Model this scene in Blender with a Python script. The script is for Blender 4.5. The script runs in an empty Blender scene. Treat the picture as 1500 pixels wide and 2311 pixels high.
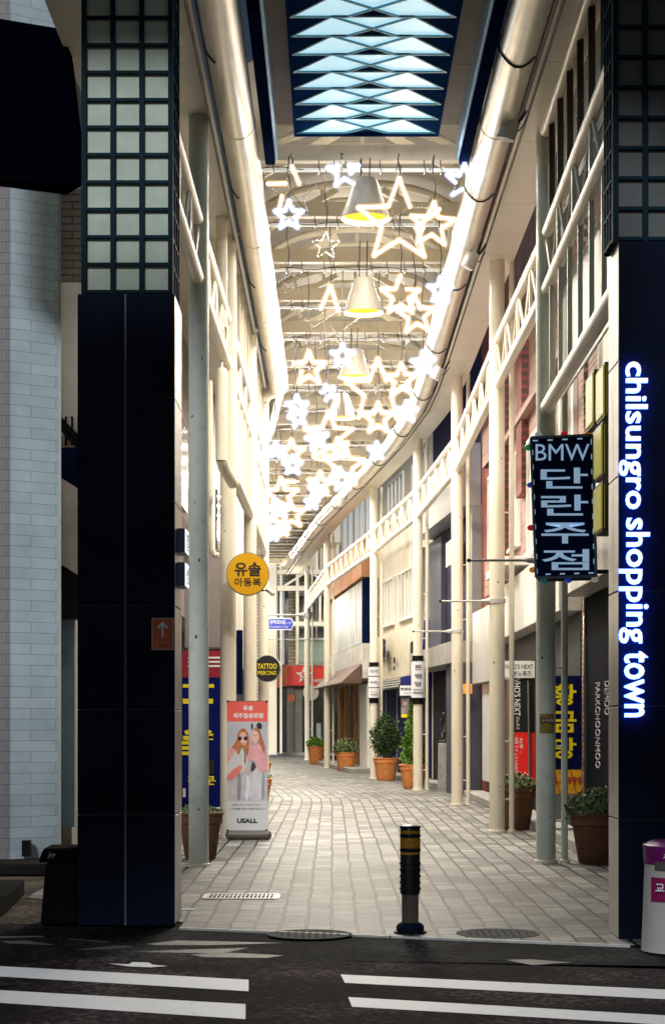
import bpy, math, random
from mathutils import Vector, Matrix
random.seed(7)
R = math.radians
# ------------------------------------------------------------------ camera, sky, sun, exposure
S = bpy.context.scene
F, CX, YH, HC = 4200.0, 750.0, 1632.0, 1.5     # focal length in photo pixels, principal column, horizon row, eye height
cam = bpy.data.cameras.new('camera'); camo = bpy.data.objects.new('camera', cam); S.collection.objects.link(camo)
camo.location = (0, 0, HC); camo.rotation_euler = (R(90), 0, 0)
cam.sensor_fit = 'VERTICAL'; cam.sensor_height = 36; cam.lens = 36 * F / 2311
cam.shift_y = (YH - 1155.5) / 2311; cam.clip_end = 600; cam.clip_start = 0.1
S.camera = camo
SUN_EL, SUN_AZ = R(34), R(197)                  # azimuth clockwise from +Y: behind the camera, a little to the left
W = bpy.data.worlds.new('World'); S.world = W; W.use_nodes = True
wn = W.node_tree.nodes; bgn = wn['Background']
sky = wn.new('ShaderNodeTexSky'); sky.sky_type = 'NISHITA'; sky.sun_disc = False
sky.sun_elevation = SUN_EL; sky.sun_rotation = SUN_AZ
W.node_tree.links.new(sky.outputs[0], bgn.inputs[0]); bgn.inputs[1].default_value = 0.014
sun = bpy.data.lights.new('sun', 'SUN'); sun.energy = 2.1; sun.angle = R(9); sun.color = (.86, .93, 1.0)
suno = bpy.data.objects.new('sun', sun); S.collection.objects.link(suno)
sd = Vector((math.sin(SUN_AZ) * math.cos(SUN_EL), math.cos(SUN_AZ) * math.cos(SUN_EL), math.sin(SUN_EL)))
suno.rotation_euler = sd.to_track_quat('Z', 'Y').to_euler(); suno.location = (0, -5, 12)
S.view_settings.view_transform = 'Standard'; S.view_settings.look = 'None'
S.view_settings.exposure = 0.0; S.view_settings.gamma = 1.0
S.cycles.max_bounces = 8; S.cycles.diffuse_bounces = 5; S.cycles.glossy_bounces = 4
S.cycles.sample_clamp_indirect = 6; S.cycles.use_denoising = True

# ------------------------------------------------------------------ image <-> world helpers (planning only)
def P(px, py, Y):
    return Vector(((px - CX) * Y / F, Y, HC + (YH - py) * Y / F))
def G(px, py, z=0.0):
    Y = (HC - z) * F / (py - YH)
    return Vector(((px - CX) * Y / F, Y, z))
def PX(px, py, X):
    Y = X * F / (px - CX)
    return Vector((X, Y, HC + (YH - py) * Y / F))
def Z(py, Y): return HC + (YH - py) * Y / F

# ------------------------------------------------------------------ mesh helpers
class MB:
    def __init__(s): s.v, s.f, s.m, s.uv = [], [], [], None
    def add(s, vs, fs, mi=0):
        o = len(s.v); s.v += [Vector(v) for v in vs]
        s.f += [tuple(o + i for i in f) for f in fs]; s.m += [mi] * len(fs); return s
    def hexa(s, p, mi=0):   # p: bottom 4 then top 4, same winding
        return s.add(p, [(3, 2, 1, 0), (4, 5, 6, 7), (0, 1, 5, 4), (1, 2, 6, 5), (2, 3, 7, 6), (3, 0, 4, 7)], mi)
    def box(s, x0, x1, y0, y1, z0, z1, mi=0):
        return s.hexa([(x0, y0, z0), (x1, y0, z0), (x1, y1, z0), (x0, y1, z0), (x0, y0, z1), (x1, y0, z1), (x1, y1, z1), (x0, y1, z1)], mi)
    def bar(s, a, b, w, h, mi=0, up=(0, 0, 1)):   # rectangular bar from a to b
        a, b = Vector(a), Vector(b); d = (b - a).normalized(); u = Vector(up)
        if abs(d.dot(u)) > .98: u = Vector((0, 1, 0))
        r = d.cross(u).normalized(); u = r.cross(d).normalized()
        q = lambda c: [c - r * w / 2 - u * h / 2, c + r * w / 2 - u * h / 2, c + r * w / 2 + u * h / 2, c - r * w / 2 + u * h / 2]
        return s.hexa(q(a) + q(b), mi)
    def tube(s, pts, r, n=12, mi=0, cap=True, rs=None):
        pts = [Vector(p) for p in pts]; rings = []; N = len(pts); pu = None
        for i, p in enumerate(pts):
            d = (pts[min(i + 1, N - 1)] - pts[max(i - 1, 0)]).normalized()
            if pu is None: pu = Vector((0, 0, 1)) if abs(d.z) < .9 else Vector((1, 0, 0))
            x = d.cross(pu).normalized(); pu = x.cross(d).normalized()
            rr = rs[i] if rs else r
            k = 1.0
            if 0 < i < N - 1:
                c = (pts[i] - pts[i - 1]).normalized().dot((pts[i + 1] - pts[i]).normalized()); k = 1 / max(.5, math.sqrt((1 + c) / 2))
            rings.append([p + (x * math.cos(t) + pu * math.sin(t)) * rr * (k if N < 4 else 1) for t in [2 * math.pi * j / n for j in range(n)]])
        vs = [v for g in rings for v in g]; fs = []
        for i in range(N - 1):
            for j in range(n): fs.append((i * n + j, i * n + (j + 1) % n, (i + 1) * n + (j + 1) % n, (i + 1) * n + j))
        if cap: fs += [tuple(range(n))[::-1], tuple(range((N - 1) * n, N * n))]
        return s.add(vs, fs, mi)
    def lathe(s, c, prof, n=28, mi=0, axis='z'):  # prof: (r, h) list
        c = Vector(c); vs = []
        for r, h in prof:
            for j in range(n):
                t = 2 * math.pi * j / n
                q = Vector((r * math.cos(t), r * math.sin(t), h)) if axis == 'z' else Vector((r * math.cos(t), h, r * math.sin(t)))
                vs.append(c + q)
        fs = []
        for i in range(len(prof) - 1):
            for j in range(n):
                a = (i * n + j, i * n + (j + 1) % n, (i + 1) * n + (j + 1) % n, (i + 1) * n + j)
                fs.append(a if axis == 'z' else a[::-1])
        return s.add(vs, fs, mi)
    def prism(s, pts, d, mi=0):     # polygon extruded by vector d
        pts = [Vector(p) for p in pts]; d = Vector(d); n = len(pts)
        fs = [tuple(range(n))[::-1], tuple(range(n, 2 * n))] + [(i, (i + 1) % n, n + (i + 1) % n, n + i) for i in range(n)]
        return s.add(pts + [p + d for p in pts], fs, mi)
    def poly(s, pts, mi=0): return s.add(pts, [tuple(range(len(pts)))], mi)
    def disc(s, c, r, nrm, t, n=40, mi=0):
        c = Vector(c); nrm = Vector(nrm).normalized()
        return s.tube([c - nrm * t / 2, c + nrm * t / 2], r, n, mi)
    def ball(s, c, r, n=12, m=8, mi=0):
        c = Vector(c); rr = r if hasattr(r, '__len__') else (r, r, r); vs, fs = [], []
        for i in range(m + 1):
            a = math.pi * i / m
            for j in range(n):
                t = 2 * math.pi * j / n
                vs.append(c + Vector((rr[0] * math.sin(a) * math.cos(t), rr[1] * math.sin(a) * math.sin(t), rr[2] * math.cos(a))))
        for i in range(m):
            for j in range(n): fs.append((i * n + j, (i + 1) * n + j, (i + 1) * n + (j + 1) % n, i * n + (j + 1) % n))
        return s.add(vs, fs, mi)
    def build(s, name, mat, parent=None, smooth=False, bevel=0, sharp=35):
        off = OFF.get(parent.name, Vector((0, 0, 0))) if parent else Vector((0, 0, 0))
        me = bpy.data.meshes.new(name)
        me.from_pydata([tuple(v - off) for v in s.v], [], s.f)
        for mm in (mat if isinstance(mat, (list, tuple)) else [mat]): me.materials.append(mm)
        me.polygons.foreach_set('material_index', s.m)
        if s.uv:
            l = me.uv_layers.new(name='UVMap')
            for lp in me.loops: l.data[lp.index].uv = s.uv[lp.vertex_index]
        me.update()
        if smooth:
            me.polygons.foreach_set('use_smooth', [True] * len(me.polygons)); me.set_sharp_from_angle(angle=R(sharp))
        o = bpy.data.objects.new(name, me); S.collection.objects.link(o)
        if parent: o.parent = parent
        OFF[o.name] = off
        if bevel:
            b = o.modifiers.new('bevel', 'BEVEL'); b.width = bevel; b.segments = 2; b.limit_method = 'ANGLE'
        return o
OFF = {}
def tag(o, label=None, cat=None, group=None, kind=None):
    for k, v in (('label', label), ('category', cat), ('group', group), ('kind', kind)):
        if v: o[k] = v
    return o
def thing(name, loc, label, cat, group=None):
    o = bpy.data.objects.new(name, None); S.collection.objects.link(o); o.location = loc
    o.empty_display_size = .2
    OFF[o.name] = Vector(loc); return tag(o, label, cat, group)
def text(s, parent, mat, c, right, up, w, h, depth=.004, name='lettering', bold=0.0, shear=0.0, spacing=1.0, keep=False):
    """letters fitted into a w x h box centred on c, facing right x up"""
    cu = bpy.data.curves.new('t', 'FONT'); cu.body = s; cu.size = 1; cu.offset = bold; cu.shear = shear
    cu.space_character = spacing; cu.space_line = .9; cu.align_x = 'CENTER'; cu.resolution_u = 3
    ob = bpy.data.objects.new('t', cu); S.collection.objects.link(ob)
    dg = bpy.context.evaluated_depsgraph_get(); me = bpy.data.meshes.new_from_object(ob.evaluated_get(dg))
    vs = [v.co.copy() for v in me.vertices]; fs = [tuple(p.vertices) for p in me.polygons]
    bpy.data.objects.remove(ob); bpy.data.meshes.remove(me); bpy.data.curves.remove(cu)
    if not vs: return None
    x0, x1 = min(v.x for v in vs), max(v.x for v in vs); y0, y1 = min(v.y for v in vs), max(v.y for v in vs)
    sx, sy = w / (x1 - x0), h / (y1 - y0)
    if keep: sx = sy = min(sx, sy)
    right, up = Vector(right).normalized(), Vector(up).normalized(); n = right.cross(up)
    f = lambda v, d: Vector(c) + right * (v.x - (x0 + x1) / 2) * sx + up * (v.y - (y0 + y1) / 2) * sy + n * d
    m = MB(); k = len(vs)
    edges = {}
    for fa in fs:
        for a, b in zip(fa, fa[1:] + fa[:1]): edges[(a, b)] = 1
    side = [(a, b, b + k, a + k) for (a, b) in edges if (b, a) not in edges]
    m.add([f(v, 0) for v in vs] + [f(v, depth) for v in vs], [tuple(i + k for i in fa) for fa in fs] + side)
    return m.build(name, mat, parent)

# ------------------------------------------------------------------ materials
def mat(name, col, rough=.5, metal=0, var=.12, vs=3.0, bump=0, bs=40, emit=0, ecol=None, coat=0, dirt=0, dirtcol=(.12, .08, .05), spec=.5, stretch=(1, 1, 1)):
    m = bpy.data.materials.new(name); m.use_nodes = True; nt = m.node_tree; n, l = nt.nodes, nt.links
    b = n['Principled BSDF']; b.inputs['Roughness'].default_value = rough; b.inputs['Metallic'].default_value = metal
    b.inputs['Specular IOR Level'].default_value = spec; b.inputs['Coat Weight'].default_value = coat
    tc = n.new('ShaderNodeTexCoord'); mp = n.new('ShaderNodeMapping'); mp.inputs[3].default_value = stretch
    l.new(tc.outputs['Object'], mp.inputs[0])
    c = None
    if var or dirt:
        nz = n.new('ShaderNodeTexNoise'); nz.inputs['Scale'].default_value = vs; nz.inputs['Detail'].default_value = 5
        l.new(mp.outputs[0], nz.inputs[0])
        mr = n.new('ShaderNodeMapRange'); mr.inputs[1].default_value = .3; mr.inputs[2].default_value = .7
        mr.inputs[3].default_value = 1 - var; mr.inputs[4].default_value = 1 + var; l.new(nz.outputs[0], mr.inputs[0])
        mx = n.new('ShaderNodeVectorMath'); mx.operation = 'SCALE'; mx.inputs[0].default_value = col[:3]; l.new(mr.outputs[0], mx.inputs['Scale'])
        c = mx.outputs[0]
        if dirt:
            n2 = n.new('ShaderNodeTexNoise'); n2.inputs['Scale'].default_value = vs * 3.3; n2.inputs['Detail'].default_value = 8; n2.inputs['Roughness'].default_value = .7
            l.new(mp.outputs[0], n2.inputs[0])
            m2 = n.new('ShaderNodeMapRange'); m2.inputs[1].default_value = .55; m2.inputs[2].default_value = .75; m2.inputs[4].default_value = dirt
            l.new(n2.outputs[0], m2.inputs[0])
            mm = n.new('ShaderNodeMix'); mm.data_type = 'RGBA'; l.new(m2.outputs[0], mm.inputs[0]); l.new(c, mm.inputs[6]); mm.inputs[7].default_value = (*dirtcol, 1)
            c = mm.outputs[2]
        l.new(c, b.inputs['Base Color'])
    else: b.inputs['Base Color'].default_value = (*col[:3], 1)
    if bump:
        nb = n.new('ShaderNodeTexNoise'); nb.inputs['Scale'].default_value = bs; nb.inputs['Detail'].default_value = 6; l.new(mp.outputs[0], nb.inputs[0])
        bp = n.new('ShaderNodeBump'); bp.inputs['Strength'].default_value = bump; bp.inputs['Distance'].default_value = .02
        l.new(nb.outputs[0], bp.inputs['Height']); l.new(bp.outputs[0], b.inputs['Normal'])
    if emit:
        b.inputs['Emission Color'].default_value = (*(ecol or col)[:3], 1); b.inputs['Emission Strength'].default_value = emit
    return m
def brick(name, c1, c2, mortar, w, h, ms=.006, rough=.7, axes='xz', var=.25, bump=.4, uv=False, wav=0, streak=0, spec=.5, offset=.5):
    m = bpy.data.materials.new(name); m.use_nodes = True; nt = m.node_tree; n, l = nt.nodes, nt.links
    b = n['Principled BSDF']; b.inputs['Roughness'].default_value = rough; b.inputs['Specular IOR Level'].default_value = spec
    tc = n.new('ShaderNodeTexCoord'); src = tc.outputs['UV' if uv else 'Object']
    sp = n.new('ShaderNodeSeparateXYZ'); l.new(src, sp.inputs[0]); cb = n.new('ShaderNodeCombineXYZ')
    ix = {'x': 0, 'y': 1, 'z': 2}
    l.new(sp.outputs[ix[axes[0]]], cb.inputs[0]); l.new(sp.outputs[ix[axes[1]]], cb.inputs[1]); vec = cb.outputs[0]
    if wav:
        nw = n.new('ShaderNodeTexNoise'); nw.inputs['Scale'].default_value = 1.6; nw.inputs['Detail'].default_value = 3; l.new(vec, nw.inputs[0])
        sb = n.new('ShaderNodeVectorMath'); sb.operation = 'SUBTRACT'; l.new(nw.outputs[1], sb.inputs[0]); sb.inputs[1].default_value = (.5, .5, .5)
        sc = n.new('ShaderNodeVectorMath'); sc.operation = 'SCALE'; l.new(sb.outputs[0], sc.inputs[0]); sc.inputs['Scale'].default_value = wav
        ad = n.new('ShaderNodeVectorMath'); l.new(vec, ad.inputs[0]); l.new(sc.outputs[0], ad.inputs[1]); vec = ad.outputs[0]
    bt = n.new('ShaderNodeTexBrick'); l.new(vec, bt.inputs[0]); bt.inputs['Scale'].default_value = 1; bt.offset = offset
    bt.inputs['Color1'].default_value = (*c1, 1); bt.inputs['Color2'].default_value = (*c2, 1); bt.inputs['Mortar'].default_value = (*mortar, 1)
    bt.inputs['Brick Width'].default_value = w; bt.inputs['Row Height'].default_value = h; bt.inputs['Mortar Size'].default_value = ms; bt.inputs['Bias'].default_value = 0
    nz = n.new('ShaderNodeTexNoise'); nz.inputs['Scale'].default_value = 2.2; nz.inputs['Detail'].default_value = 8; nz.inputs['Roughness'].default_value = .65
    if streak:
        mp = n.new('ShaderNodeMapping'); mp.inputs[3].default_value = (streak, 1, 1); l.new(vec, mp.inputs[0]); l.new(mp.outputs[0], nz.inputs[0])
    else: l.new(src, nz.inputs[0])
    mr = n.new('ShaderNodeMapRange'); mr.inputs[1].default_value = .3; mr.inputs[2].default_value = .7; mr.inputs[3].default_value = 1 - var; mr.inputs[4].default_value = 1 + var
    l.new(nz.outputs[0], mr.inputs[0]); mx = n.new('ShaderNodeVectorMath'); mx.operation = 'SCALE'; l.new(bt.outputs[0], mx.inputs[0]); l.new(mr.outputs[0], mx.inputs['Scale'])
    out_ = mx.outputs[0]
    if uv:
        vo = n.new('ShaderNodeTexVoronoi'); vo.inputs['Scale'].default_value = 2.6; l.new(src, vo.inputs[0]); st_ = n.new('ShaderNodeMapRange'); st_.inputs[1].default_value = .05; st_.inputs[2].default_value = .075; st_.inputs[3].default_value = .45; st_.inputs[4].default_value = 1; l.new(vo.outputs['Distance'], st_.inputs[0])
        big = n.new('ShaderNodeTexNoise'); big.inputs['Scale'].default_value = .55; big.inputs['Detail'].default_value = 6; l.new(src, big.inputs[0]); bm = n.new('ShaderNodeMapRange'); bm.inputs[1].default_value = .38; bm.inputs[2].default_value = .62; bm.inputs[3].default_value = .68; bm.inputs[4].default_value = 1.12; l.new(big.outputs[0], bm.inputs[0])
        mu = n.new('ShaderNodeMath'); mu.operation = 'MULTIPLY'; l.new(st_.outputs[0], mu.inputs[0]); l.new(bm.outputs[0], mu.inputs[1]); m3 = n.new('ShaderNodeVectorMath'); m3.operation = 'SCALE'; l.new(out_, m3.inputs[0]); l.new(mu.outputs[0], m3.inputs['Scale']); out_ = m3.outputs[0]
    l.new(out_, b.inputs['Base Color'])
    bp = n.new('ShaderNodeBump'); bp.inputs['Strength'].default_value = bump; bp.inputs['Distance'].default_value = .01; bp.invert = True
    l.new(bt.outputs['Fac'], bp.inputs['Height'])
    nb = n.new('ShaderNodeTexNoise'); nb.inputs['Scale'].default_value = 60; l.new(src, nb.inputs[0])
    b2 = n.new('ShaderNodeBump'); b2.inputs['Strength'].default_value = .25; b2.inputs['Distance'].default_value = .004
    l.new(nb.outputs[0], b2.inputs['Height']); l.new(bp.outputs[0], b2.inputs['Normal']); l.new(b2.outputs[0], b.inputs['Normal'])
    return m
def emis(name, col, s):
    return mat(name, (.8, .8, .8), .5, var=0, emit=s, ecol=col)

CREAM = mat('cream_paint', (.80, .74, .60), .3, var=.08, dirt=.45, dirtcol=(.40, .32, .2), vs=1.7, stretch=(1, 1, .35))
CREAM2 = mat('cream_panel', (.72, .66, .53), .45, var=.08, vs=.8, dirt=.2, dirtcol=(.4, .33, .22))
SOFFIT = mat('soffit_panel', (.74, .70, .60), .3, var=.14, vs=.5, dirt=.3, dirtcol=(.36, .33, .27), stretch=(1, .5, 1))
DUCT = mat('duct_metal', (.82, .78, .70), .3, metal=.55, var=.1, vs=2, dirt=.25, dirtcol=(.5, .42, .3))
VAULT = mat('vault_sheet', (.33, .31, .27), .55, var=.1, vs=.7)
DARKBLUE = mat('navy_steel', (.004, .008, .034), .85, var=.2, spec=.0)
BLACKPAN = mat('black_gloss_panel', (.006, .0105, .026), .4, var=.4, vs=1.5, spec=.06)
JOINT = mat('joint_metal', (.13, .15, .2), .5, var=.2)
TEAL = mat('teal_steel', (.005, .022, .032), .6, var=.15, spec=.08)
PANE = mat('frosted_glass_pane', (.50, .56, .44), .55, var=.12, vs=6)
PANE_D = mat('shaded_glass_pane', (.10, .105, .10), .5, var=.15, vs=6)  # same glass as the left grid, weaker light put into the colour
SIDEMET = mat('brushed_cream_metal', (.62, .58, .52), .35, metal=.3, var=.08, stretch=(4, 4, .2))
DARK = mat('near_black', (.006, .006, .007), .5, var=.2, spec=.15)
GREYDK = mat('dark_grey', (.03, .03, .037), .6, var=.25, spec=.15)
GREYMD = mat('mid_grey', (.22, .22, .22), .5, var=.12)
GREYLT = mat('light_grey', (.5, .49, .47), .5, var=.1)
WHITE = mat('white_paint', (.78, .77, .73), .45, var=.05, dirt=.15, dirtcol=(.4, .36, .3))
WIRE = mat('black_cable', (.015, .015, .02), .5, var=0)
STEEL = mat('stainless', (.5, .49, .46), .25, metal=.9, var=.1, stretch=(8, 8, .3))
YEL = mat('yellow_print', (.95, .78, .02), .7, var=.04, spec=.1)
BLK = mat('black_print', (.02, .02, .02), .5, var=0)
WHT = mat('white_print', (.85, .85, .85), .5, var=0)
REDP = mat('red_print', (.75, .03, .015), .45, var=.05)
NAVY = mat('navy_print', (.006, .01, .13), .7, var=.08, spec=.05)
TERRA = mat('terracotta', (.62, .22, .06), .7, var=.18, vs=8, bump=.15, dirt=.3, dirtcol=(.3, .12, .05))
TERRA_SH = mat('shaded_terracotta', (.13, .05, .022), .7, var=.2, vs=8, bump=.15, dirt=.3, dirtcol=(.1, .05, .03))  # terracotta of the near pots, weaker light put into the colour
SOIL = mat('soil', (.03, .02, .012), .9, var=.3, vs=30, bump=.5)
def leafmat(nm, a, b2):
    m = bpy.data.materials.new(nm); m.use_nodes = True; n, l = m.node_tree.nodes, m.node_tree.links; b = n['Principled BSDF']
    tc = n.new('ShaderNodeTexCoord'); nz = n.new('ShaderNodeTexNoise'); nz.inputs['Scale'].default_value = 14; l.new(tc.outputs['Object'], nz.inputs[0])
    cr = n.new('ShaderNodeValToRGB'); cr.color_ramp.elements[0].color = (*a, 1); cr.color_ramp.elements[1].color = (*b2, 1)
    cr.color_ramp.elements[0].position = .35; cr.color_ramp.elements[1].position = .65
    l.new(nz.outputs[0], cr.inputs[0]); l.new(cr.outputs[0], b.inputs['Base Color']); b.inputs['Roughness'].default_value = .6
    return m
LEAF = leafmat('shrub_leaf', (.015, .035, .01), (.05, .10, .02))
LEAFG = leafmat('conifer_leaf', (.05, .12, .01), (.16, .30, .03))
LEAFS = leafmat('herb_leaf', (.05, .08, .03), (.26, .32, .14))

# ------------------------------------------------------------------ the street: path of the arcade's middle line
PTS = [(-20, .37), (34, .37), (37, .33), (42, -.02), (50, -.85), (57, -1.65), (63, -2.2), (70, -2.8), (80, -3.6), (100, -5.2)]
def C(Y):
    for (a, x), (b, y) in zip(PTS, PTS[1:]):
        if a <= Y <= b: return x + (y - x) * (Y - a) / (b - a)
    return PTS[-1][1]
# ground sheet / road
def speckle(name, base, lo, hi, rough=.9):
    m = bpy.data.materials.new(name); m.use_nodes = True; n, l = m.node_tree.nodes, m.node_tree.links; b = n['Principled BSDF']; b.inputs['Roughness'].default_value = rough; b.inputs['Specular IOR Level'].default_value = .08
    tc = n.new('ShaderNodeTexCoord'); a = n.new('ShaderNodeTexNoise'); a.inputs['Scale'].default_value = 26; a.inputs['Detail'].default_value = 4; l.new(tc.outputs['Object'], a.inputs[0])
    c = n.new('ShaderNodeTexNoise'); c.inputs['Scale'].default_value = 1.1; c.inputs['Detail'].default_value = 7; l.new(tc.outputs['Object'], c.inputs[0])
    ml = n.new('ShaderNodeMath'); ml.operation = 'MULTIPLY'; l.new(a.outputs[0], ml.inputs[0]); l.new(c.outputs[0], ml.inputs[1])
    cr = n.new('ShaderNodeValToRGB'); cr.color_ramp.elements[0].position = .16; cr.color_ramp.elements[0].color = (*lo, 1); cr.color_ramp.elements[1].position = .42; cr.color_ramp.elements[1].color = (*hi, 1)
    e = cr.color_ramp.elements.new(.26); e.color = (*base, 1)
    l.new(ml.outputs[0], cr.inputs[0]); l.new(cr.outputs[0], b.inputs['Base Color'])
    bp = n.new('ShaderNodeBump'); bp.inputs['Strength'].default_value = .6; bp.inputs['Distance'].default_value = .012; l.new(a.outputs[0], bp.inputs['Height']); l.new(bp.outputs[0], b.inputs['Normal'])
    return m
ROAD = speckle('asphalt_brown', (.011, .007, .008), (.0015, .001, .001), (.13, .085, .085))
ASPH = speckle('asphalt_dark', (.008, .0078, .008), (.0015, .0015, .0015), (.07, .067, .064))
CONC = speckle('worn_concrete', (.09, .075, .06), (.03, .025, .02), (.25, .2, .16))
def sheet(name, pts, z, m, kind='structure'):
    b = MB(); b.poly([(p[0], p[1], z) for p in pts]); return tag(b.build(name, m), kind=kind)
tag(sheet('ground', [(-250, -60), (250, -60), (250, 300), (-250, 300)], -.03, ROAD))
road = sheet('road', [(-40, -40), (40, -40), (40, 13.2), (-40, 13.2)], -.013, ROAD)
KL = lambda X: 13.27 - .345 * X      # kerb line across the mouth of the arcade
sheet('asphalt', [(-30, 11.9 + 3), (-30, 12.0), (-2.3, 12.05), (0, 11.85), (3, 10.9), (30, 8), (30, KL(30) + 3), (3.4, KL(3.4)), (1.9, KL(1.9)), (-1.1, KL(-1.1)), (-1.1, 14.4), (-1.9, 14.9)][:], -.012, ASPH)
sheet('pavement', [(-30, 14.0), (-1.9, 14.0), (-1.9, 30), (-30, 30)], -.008, CONC)
sheet('sidewalk', [(2.0, 12.6), (30, 3.2), (30, 30), (2.0, 30)], -.006, CONC)
# pavers: strip mesh with UV = (distance along, offset across)
PAVE = brick('granite_paver', (.30, .295, .28), (.12, .117, .11), (.004, .0035, .003), .42, .188, .013, rough=.55, var=.6, bump=1.0, uv=True, wav=.05, axes='xy', streak=3.5, spec=.25)
mb = MB(); uv = []
ys = [KL(0)] + [14 + i for i in range(0, 76)]
for i, y in enumerate(ys):
    for k, off in enumerate((-3.0, 3.3)):
        X = C(y) + off
        if k == 0 and y < 15.5: X = -1.12 if y < 14.5 else -1.62
        yy = KL(X) if i == 0 else y
        if i == 0: X = (-1.12, 2.35)[k]; yy = KL(X)
        mb.v.append(Vector((X, yy, 0))); uv.append((yy, X - C(y)))
for i in range(len(ys) - 1): mb.f.append((2 * i, 2 * i + 1, 2 * i + 3, 2 * i + 2)); mb.m.append(0)
mb.uv = uv
tag(mb.build('paving', PAVE), kind='structure')
mb = MB()
for a, b in (((-1.12), .4), (.41, 2.0)):
    mb.hexa([(a, KL(a) - .05, -.02), (b, KL(b) - .05, -.02), (b, KL(b) + .0, -.02), (a, KL(a) + .0, -.02), (a, KL(a) - .05, .004), (b, KL(b) - .05, .004), (b, KL(b), .004), (a, KL(a), .004)])
tag(mb.build('kerb', mat('kerb_granite', (.55, .54, .5), .6, var=.2, vs=10)), kind='structure')

# crosswalk paint
def wornpaint(name, col, amount):
    m = bpy.data.materials.new(name); m.use_nodes = True; n, l = m.node_tree.nodes, m.node_tree.links; b = n['Principled BSDF']; b.inputs['Roughness'].default_value = .6
    tc = n.new('ShaderNodeTexCoord'); a = n.new('ShaderNodeTexNoise'); a.inputs['Scale'].default_value = 13; a.inputs['Detail'].default_value = 10; a.inputs['Roughness'].default_value = .75; l.new(tc.outputs['Object'], a.inputs[0])
    cr = n.new('ShaderNodeValToRGB'); cr.color_ramp.elements[0].position = .62 - amount; cr.color_ramp.elements[0].color = (*col, 1); cr.color_ramp.elements[1].position = .80 - amount; cr.color_ramp.elements[1].color = (.05, .042, .04, 1)
    l.new(a.outputs[0], cr.inputs[0]); l.new(cr.outputs[0], b.inputs['Base Color']); return m
PAINT = wornpaint('road_paint', (.84, .80, .76), .03); FADED = wornpaint('faded_road_paint', (.12, .115, .105), .18)
def ground_poly(name, pts, z, m, kind='structure'):
    b = MB(); b.poly([G(x, y, z) for x, y in pts]); return tag(b.build(name, m), kind=kind)
for i, q in enumerate([[(-60, 2177), (561, 2211), (561, 2237), (-60, 2200)], [(-60, 2231), (554, 2266), (554, 2300), (-60, 2259)],
          [(768, 2199), (1560, 2236), (1560, 2258), (778, 2218)], [(785, 2250), (1560, 2295), (1560, 2316), (794, 2272)]]):
    ground_poly('crosswalk_stripe', q[::-1], -.0105, PAINT)
ground_poly('lane_marking', [(245, 2174), (290, 2176), (300, 2171), (335, 2172), (345, 2177), (378, 2180), (340, 2183), (290, 2181)][::-1], -.0095, PAINT)
for q in [[(0, 2113), (100, 2112), (98, 2115), (0, 2117)], [(155, 2118), (245, 2125), (250, 2128), (160, 2120)], [(0, 2124), (60, 2123), (130, 2133), (20, 2129)],
          [(175, 2143), (265, 2133), (300, 2136), (250, 2142)], [(330, 2130), (400, 2122), (640, 2128), (480, 2133), (350, 2133)], [(300, 2148), (420, 2143), (560, 2139), (500, 2152)],
          [(430, 2154), (520, 2150), (640, 2156), (600, 2162), (460, 2160)], [(1140, 2166), (1200, 2165), (1290, 2172), (1200, 2178)]]:
    ground_poly('faded_marking', q[::-1], -.0095, FADED)
# manhole covers and drain grate
def manhole(px, py, label):
    c = G(px, py); t = thing('manhole_cover', c, label, 'manhole cover', 'round cast manhole covers at the kerb')
    m = MB(); m.lathe(c, [(.275, .001), (.30, .001), (.30, .004), (.275, .004), (.275, .001)], 40); m.build('rim', mat('cover_rim', (.09, .09, .085), .8, spec=.15), t, smooth=True)
    m = MB(); m.lathe(c, [(0.001, .002), (.274, .002), (.274, 0)], 40)
    for i in range(-5, 6):
        for j in range(-5, 6):
            if (i * i + j * j) * .05 ** 2 < .245 ** 2: m.box(c.x + i * .05 - .013, c.x + i * .05 + .013, c.y + j * .05 - .013, c.y + j * .05 + .013, .001, .004 + .001 * ((i + j) % 2))
    m.build('plate', mat('cast_iron', (.11, .11, .105), .85, spec=.15, var=.3, vs=9), t)
manhole(699, 2109, 'round cast manhole cover in the asphalt left of the bollard')
manhole(1123, 2107, 'round cast manhole cover half in the pavers right of the bollard')
c = G(545, 2024, 0)
t = thing('drain_grate', c, 'rectangular slotted metal drain grate set in the pavers near the left gate column', 'drain grate')
m = MB(); w2, d2 = .31, .22
for a in (-1, 1):
    m.box(c.x - w2, c.x + w2, c.y + a * d2 - .02, c.y + a * d2 + .02, -.01, .008); m.box(c.x + a * w2 - .02, c.x + a * w2 + .02, c.y - d2 + .021, c.y + d2 - .021, -.01, .008)
GR = mat('galvanised', (.5, .5, .47), .4, metal=.5, var=.15)
m.build('frame', GR, t)
m = MB()
for i in range(17): m.box(c.x - .28 + i * .035 - .006, c.x - .28 + i * .035 + .006, c.y - .2, c.y + .2, .001, .009)
m.box(c.x - .285, c.x + .285, c.y - .01, c.y + .01, .001, .0105); m.build('bars', GR, t)
m = MB(); m.box(c.x - .3, c.x + .3, c.y - .2, c.y + .2, .0005, .0015); m.build('pit_shade', DARK, t)  # flat near-black plate draws the shade of the pit
c = G(423, 2053); m = MB(); m.box(c.x - .05, c.x + .06, c.y - .07, c.y + .07, -.01, .005)
tag(m.build('valve_cover', GREYLT, bevel=.003), 'tiny square metal cover in the pavers beside the left gate column', 'cover')

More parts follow.
